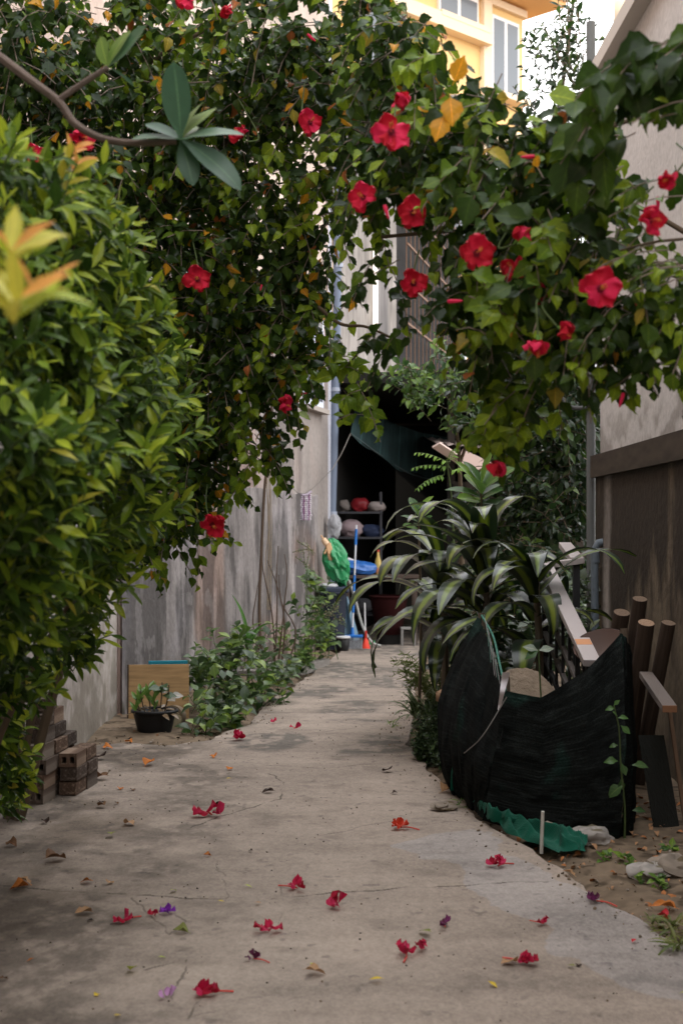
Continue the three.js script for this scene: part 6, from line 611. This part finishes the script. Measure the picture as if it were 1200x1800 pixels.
// ------------------------------------------------------------------ fallen flowers and leaves on the path
{
  reseed(6006);
  const dryGeos = [0, 1, 2, 3].map(i => leafGeo({ width: 0.6 + 0.1 * (i % 2), fold: [0.55, 0.35, 0.8, 0.3][i], curl: [0.6, 0.9, 0.4, -0.5][i], rows: 8, teeth: 0.1, wave: 0.2, twist: [0.3, -0.4, 0.2, 0.5][i], ph: i }).rotateX([0.3, 0.45, 0.2, -0.25][i])), flatLeaf = leafGeo({ width: 0.5, fold: 0.15, curl: 0.5, rows: 6 });
  const DM = { tan: [0.42, 0.25, 0.13], brown: [0.16, 0.085, 0.045], orange: [0.5, 0.17, 0.04], dark: [0.05, 0.032, 0.025], green: [0.22, 0.24, 0.07], yellow: [0.6, 0.45, 0.06], lime: [0.42, 0.5, 0.08], red: [0.5, 0.03, 0.04] }, dm = Object.fromEntries(Object.entries(DM).map(([k, c]) => [k, leafMat(c, mapBroad, { clearcoat: 0.1, transmission: 0.15 })]));
  const wilt = [0, 1, 2].map(k => patch(6, 6, (u, v) => { const s = (u - 0.5) * 2, t = v; return V(s * (0.1 + 0.34 * Math.sin(t * 2.6)) , t * 0.95, 0.22 * Math.sin(s * 5 + k + t * 3) * t + 0.3 * s * s * t - 0.2 * t * t); }));
  const fm = { red: [red([0.5, 0.012, 0.06]), red([0.56, 0.03, 0.10]), red([0.4, 0.008, 0.035])], purple: [red([0.14, 0.02, 0.09]), red([0.1, 0.015, 0.05])], violet: [red([0.22, 0.03, 0.4])], lilac: [red([0.55, 0.3, 0.55])], orange: [red([0.6, 0.05, 0.02])] };
  const fallenFlower = (x, y, px, tone, n, label, tail) => { const p = G(x, y), s = 1.25 * px / F * -p.z, T = thing('fallen_flower', label, 'flower', p.clone().setY(0.001), rr(0, 6.28), 'fallen flowers on the path'); for (let i = 0; i < n; i++) { const m = part(T, 'petal', wilt[i % 3], fm[tone][i % fm[tone].length], V(rr(-0.2, 0.2) * s, s * 0.05, rr(-0.2, 0.2) * s)); m.rotation.order = 'YXZ'; m.rotation.set(rr(0.35, 1.45), i * 6.28 / n + rr(-0.8, 0.8), rr(-0.9, 0.9)); m.scale.setScalar(s * rr(0.36, 0.52)); const b = new THREE.Box3().setFromObject(m); m.position.y += 0.002 - b.min.y; } if (tail) part(T, 'stamen', tube([V(0, s * 0.08, 0), V(s * 0.5, s * 0.1, 0.0), V(s * 1.0, 0.004, s * 0.1)], s * 0.035, 8, 5), stamenMat); };
  for (const a of [[372, 1436, 40, 'red', 5, 'wilted red flower beside the dark curled leaf', 1], [420, 1301, 26, 'red', 5, 'small red fallen flower at the corner of the weed bed', 0], [517, 1283, 18, 'red', 3, 'tiny red fallen flower in the middle of the far path', 0], [482, 1273, 16, 'red', 2, 'loose red petal near the weeds on the far path', 0], [701, 1457, 30, 'orange', 4, 'orange red fallen flower nearest the netting corner', 1], [874, 1525, 30, 'red', 5, 'red fallen flower on the pale concrete patch', 1], [522, 1564, 32, 'red', 4, 'pinkish wilted flower on the long crack', 1], [587, 1597, 38, 'red', 6, 'plump red fallen flower at the centre of the path', 0], [470, 1640, 34, 'red', 5, 'red fallen flower with petals pointing at the viewer', 0], [222, 1622, 32, 'red', 4, 'red fallen flower with a long stamen at lower left', 1], [271, 1612, 22, 'red', 3, 'small red flower touching the violet one', 0], [291, 1609, 28, 'violet', 4, 'single violet fallen flower', 0], [714, 1680, 36, 'red', 5, 'left one of the touching red flower pair', 1], [745, 1672, 32, 'red', 5, 'right one of the touching red flower pair', 0], [924, 1696, 40, 'red', 6, 'red fallen flower resting against a round tan leaf', 1], [955, 1626, 24, 'red', 4, 'small red flower near the right path edge', 1], [358, 1752, 44, 'red', 6, 'largest red fallen flower at the bottom of the path', 1], [446, 1688, 28, 'purple', 4, 'dark purple shrivelled flower', 1], [782, 1632, 28, 'purple', 3, 'flat dark purple shrivelled flower', 1], [292, 1757, 32, 'lilac', 3, 'pale lilac flower near the bottom edge', 0], [1048, 1587, 34, 'purple', 3, 'dark shrivelled flower on the right path edge', 1], [800, 1397, 14, 'violet', 3, 'tiny violet flower beneath the ribbed tan leaf', 0]]) fallenFlower(...a);
  const fallenLeaf = (x, y, px, tone, kind, label) => { const p = G(x, y), s = Math.max(0.012, px / F * -p.z) * 1.15, m = single('fallen_leaf', label, 'leaf', kind < 0 ? flatLeaf : dryGeos[kind % 4], dm[tone], p, null, 'fallen leaves on the path'); m.rotation.order = 'YXZ'; m.rotation.set(-Math.PI / 2 + rr(-0.25, 0.25), rr(0, 6.28), rr(-0.3, 0.3)); m.scale.setScalar(s); const b = new THREE.Box3().setFromObject(m); m.position.y += 0.002 - b.min.y; m.position.x += p.x - (b.min.x + b.max.x) / 2; m.position.z += p.z - (b.min.z + b.max.z) / 2; };
  for (const a of [[97, 1515, 46, 'brown', 0, 'long curled brown leaf at the left of the path'], [45, 1556, 30, 'tan', 1, 'tan leaf in the orange cluster by the left edge'], [36, 1564, 34, 'orange', 2, 'orange leaf in the cluster by the left edge'], [20, 1488, 26, 'brown', 1, 'brown curled leaf nearest the left picture edge'], [150, 1608, 34, 'tan', 0, 'tan folded leaf standing on the left path'], [160, 1620, 14, 'dark', 1, 'small black leaf touching the tan folded leaf'], [152, 1553, 22, 'orange', 1, 'rolled orange leaf below the long curled leaf'], [194, 1554, 18, 'tan', 1, 'rolled tan leaf above the long crack'], [196, 1472, 26, 'green', -1, 'flat greenish leaf on the left path'], [228, 1451, 28, 'tan', 1, 'cupped tan leaf on the left path'], [178, 1420, 24, 'brown', 0, 'crumpled brown leaf before the bricks'], [178, 1412, 12, 'dark', 1, 'tiny black leaf behind the crumpled brown one'], [206, 1414, 10, 'brown', 1, 'tiny reddish brown leaf before the bricks'], [175, 1336, 28, 'dark', 3, 'dark leaf with pale back right of the bricks'], [180, 1371, 34, 'brown', 0, 'long brown leaf beside the brick stack'], [262, 1346, 30, 'orange', 0, 'orange brown leaf pair before the pot'], [188, 1316, 20, 'orange', 1, 'upright orange leaf near the wall foot'], [226, 1306, 20, 'orange', 0, 'orange leaf on the soil edge before the pot'], [375, 1332, 16, 'orange', 1, 'small orange leaf left of the far path centre'], [404, 1354, 14, 'orange', 1, 'small round orange leaf on the far path'], [403, 1372, 12, 'yellow', -1, 'small pale yellow leaf on the far path'], [472, 1394, 22, 'dark', 0, 'black shrivelled leaf in the crack loop'], [383, 1424, 26, 'dark', 3, 'dark curled leaf behind the wilted red flower'], [366, 1506, 14, 'orange', 2, 'thin orange leaf on the thin crack'], [212, 1388, 14, 'orange', 1, 'small orange leaf near the brick corner'], [234, 1390, 12, 'brown', 1, 'small grey brown leaf near the brick corner'], [320, 1641, 30, 'green', 2, 'torn olive leaf below the violet flower'], [553, 1715, 38, 'tan', 0, 'large tan leaf with a dark hollow near the bottom'], [550, 1700, 16, 'lime', -1, 'lime petal above the large tan leaf'], [232, 1711, 32, 'lime', -1, 'yellow green leaf on the lower left path'], [285, 1686, 14, 'lime', -1, 'small lime petal above the yellow green leaf'], [305, 1569, 18, 'lime', -1, 'lime petal on the long crack'], [436, 1561, 14, 'lime', -1, 'lime petal right of the thin crack'], [388, 1588, 12, 'yellow', -1, 'pale orange petal below the long crack'], [453, 1591, 14, 'tan', -1, 'pale flat petal between two red flowers'], [747, 1644, 32, 'green', -1, 'olive leaf above the touching flower pair'], [895, 1696, 34, 'tan', 1, 'round tan leaf touching a red flower'], [1003, 1702, 18, 'green', -1, 'pale green leaf on the lower right path'], [1016, 1699, 14, 'dark', 1, 'dark curled bit beside the pale green leaf'], [1001, 1540, 26, 'tan', 1, 'tan leaf at the edge of the pale concrete'], [1170, 1600, 44, 'orange', 0, 'curled orange leaf on the right soil'], [1165, 1612, 26, 'red', 2, 'dark red leaf under the curled orange leaf'], [1113, 1658, 16, 'red', -1, 'red scrap on the right concrete edge'], [680, 1358, 22, 'dark', 3, 'black leaf near the right path border'], [692, 1396, 12, 'dark', 1, 'tiny black leaf on the path before the netting'], [788, 1393, 40, 'tan', 2, 'ribbed tan leaf at the foot of the green netting'], [662, 1728, 24, 'yellow', -1, 'yellow petal on the lower path centre'], [865, 1735, 20, 'yellow', -1, 'yellow scrap on the lower right path'], [207, 1789, 16, 'yellow', -1, 'yellow petal at the bottom edge'], [170, 1752, 12, 'yellow', 1, 'tiny yellow bud on the lower left path'], [54, 1691, 14, 'orange', -1, 'small orange scrap in the dark left patch'], [8, 1725, 18, 'brown', 1, 'brown leaf at the lower left picture edge'], [1198, 1750, 14, 'lime', -1, 'lime scrap at the lower right picture edge'], [60, 1398, 24, 'orange', 0, 'orange leaf on the soil before the bricks'], [80, 1448, 20, 'dark', 2, 'forked dark leaf on the left path'], [440, 1498, 10, 'dark', 1, 'tiny black bit on the path middle']]) fallenLeaf(...a);
  // crumbs and litter too small to count
  const g = new THREE.IcosahedronGeometry(1, 0), mk = (n, name, label, cols, fn) => { const im = new THREE.InstancedMesh(g, MS([1, 1, 1], 0.95), n); im.name = name; im.userData = { kind: 'stuff', label, category: 'litter' }; const m = new THREE.Matrix4(), q = new THREE.Quaternion(); for (let i = 0; i < n; i++) { const [x, d, s] = fn(); q.setFromEuler(new THREE.Euler(rr(0, 6), rr(0, 6), rr(0, 6))); m.compose(V(x, onPath(x, d) ? s * 0.3 : soilHeight(x, d) + s * 0.3, -d), q, V(s * rr(0.6, 1.6), s * rr(0.4, 0.9), s)); im.setMatrixAt(i, m); const c = cols[Math.floor(rr(0, cols.length))]; im.setColorAt(i, C(...c)); } shade(im); scene.add(im); };
  const nearEdge = () => { for (;;) { const x = rr(-1.9, 2), d = rr(4.2, 15), e = toEdge(x, d); if (rnd() < (onPath(x, d) ? Math.exp(-e * 14) : Math.exp(-e * 4))) return [x, d]; } };
  mk(2600, 'soil_crumbs', 'soil crumbs and grit along the path edges', [[0.16, 0.12, 0.08], [0.1, 0.075, 0.05], [0.24, 0.19, 0.14], [0.3, 0.26, 0.22]], () => [...nearEdge(), 0.002 + 0.008 * Math.pow(rnd(), 2.2)]);
  mk(420, 'path_specks', 'dark specks scattered over the concrete', [[0.08, 0.06, 0.045], [0.14, 0.1, 0.07], [0.05, 0.04, 0.035]], () => { for (;;) { const x = rr(-1.8, 1.9), d = rr(4.1, 14); if (onPath(x, d)) return [x, d, rr(0.002, 0.005)]; } });
  const lg = leafGeo({ width: 0.5, fold: 0.5, curl: 1.2, rows: 4 }), lm = new THREE.InstancedMesh(lg, MS([1, 1, 1], 0.9), 520); lm.name = 'leaf_litter'; lm.userData = { kind: 'stuff', label: 'brown leaf litter on the soil beds', category: 'litter' }; { const m = new THREE.Matrix4(), q = new THREE.Quaternion(), cs = [[0.2, 0.11, 0.06], [0.34, 0.19, 0.1], [0.1, 0.06, 0.04], [0.4, 0.16, 0.06]]; for (let i = 0; i < 520;) { const right = i % 2, x = right ? rr(0.7, 1.9) : rr(-1.8, 1.2), d = right ? rr(4.4, 8) : rr(7, 14); if (onPath(x, d)) continue; const s = rr(0.02, 0.07); q.setFromEuler(new THREE.Euler(-1.57 + rr(-0.5, 0.5), 0, rr(0, 6.28))); m.compose(V(x, soilHeight(x, d) + 0.012, -d), q, V(s, s, s)); lm.setMatrixAt(i, m); lm.setColorAt(i, C(...cs[i % 4])); i++; } } shade(lm); scene.add(lm);
}
finishLeaves();
scene.updateMatrixWorld(true);
renderer.render(scene, camera);
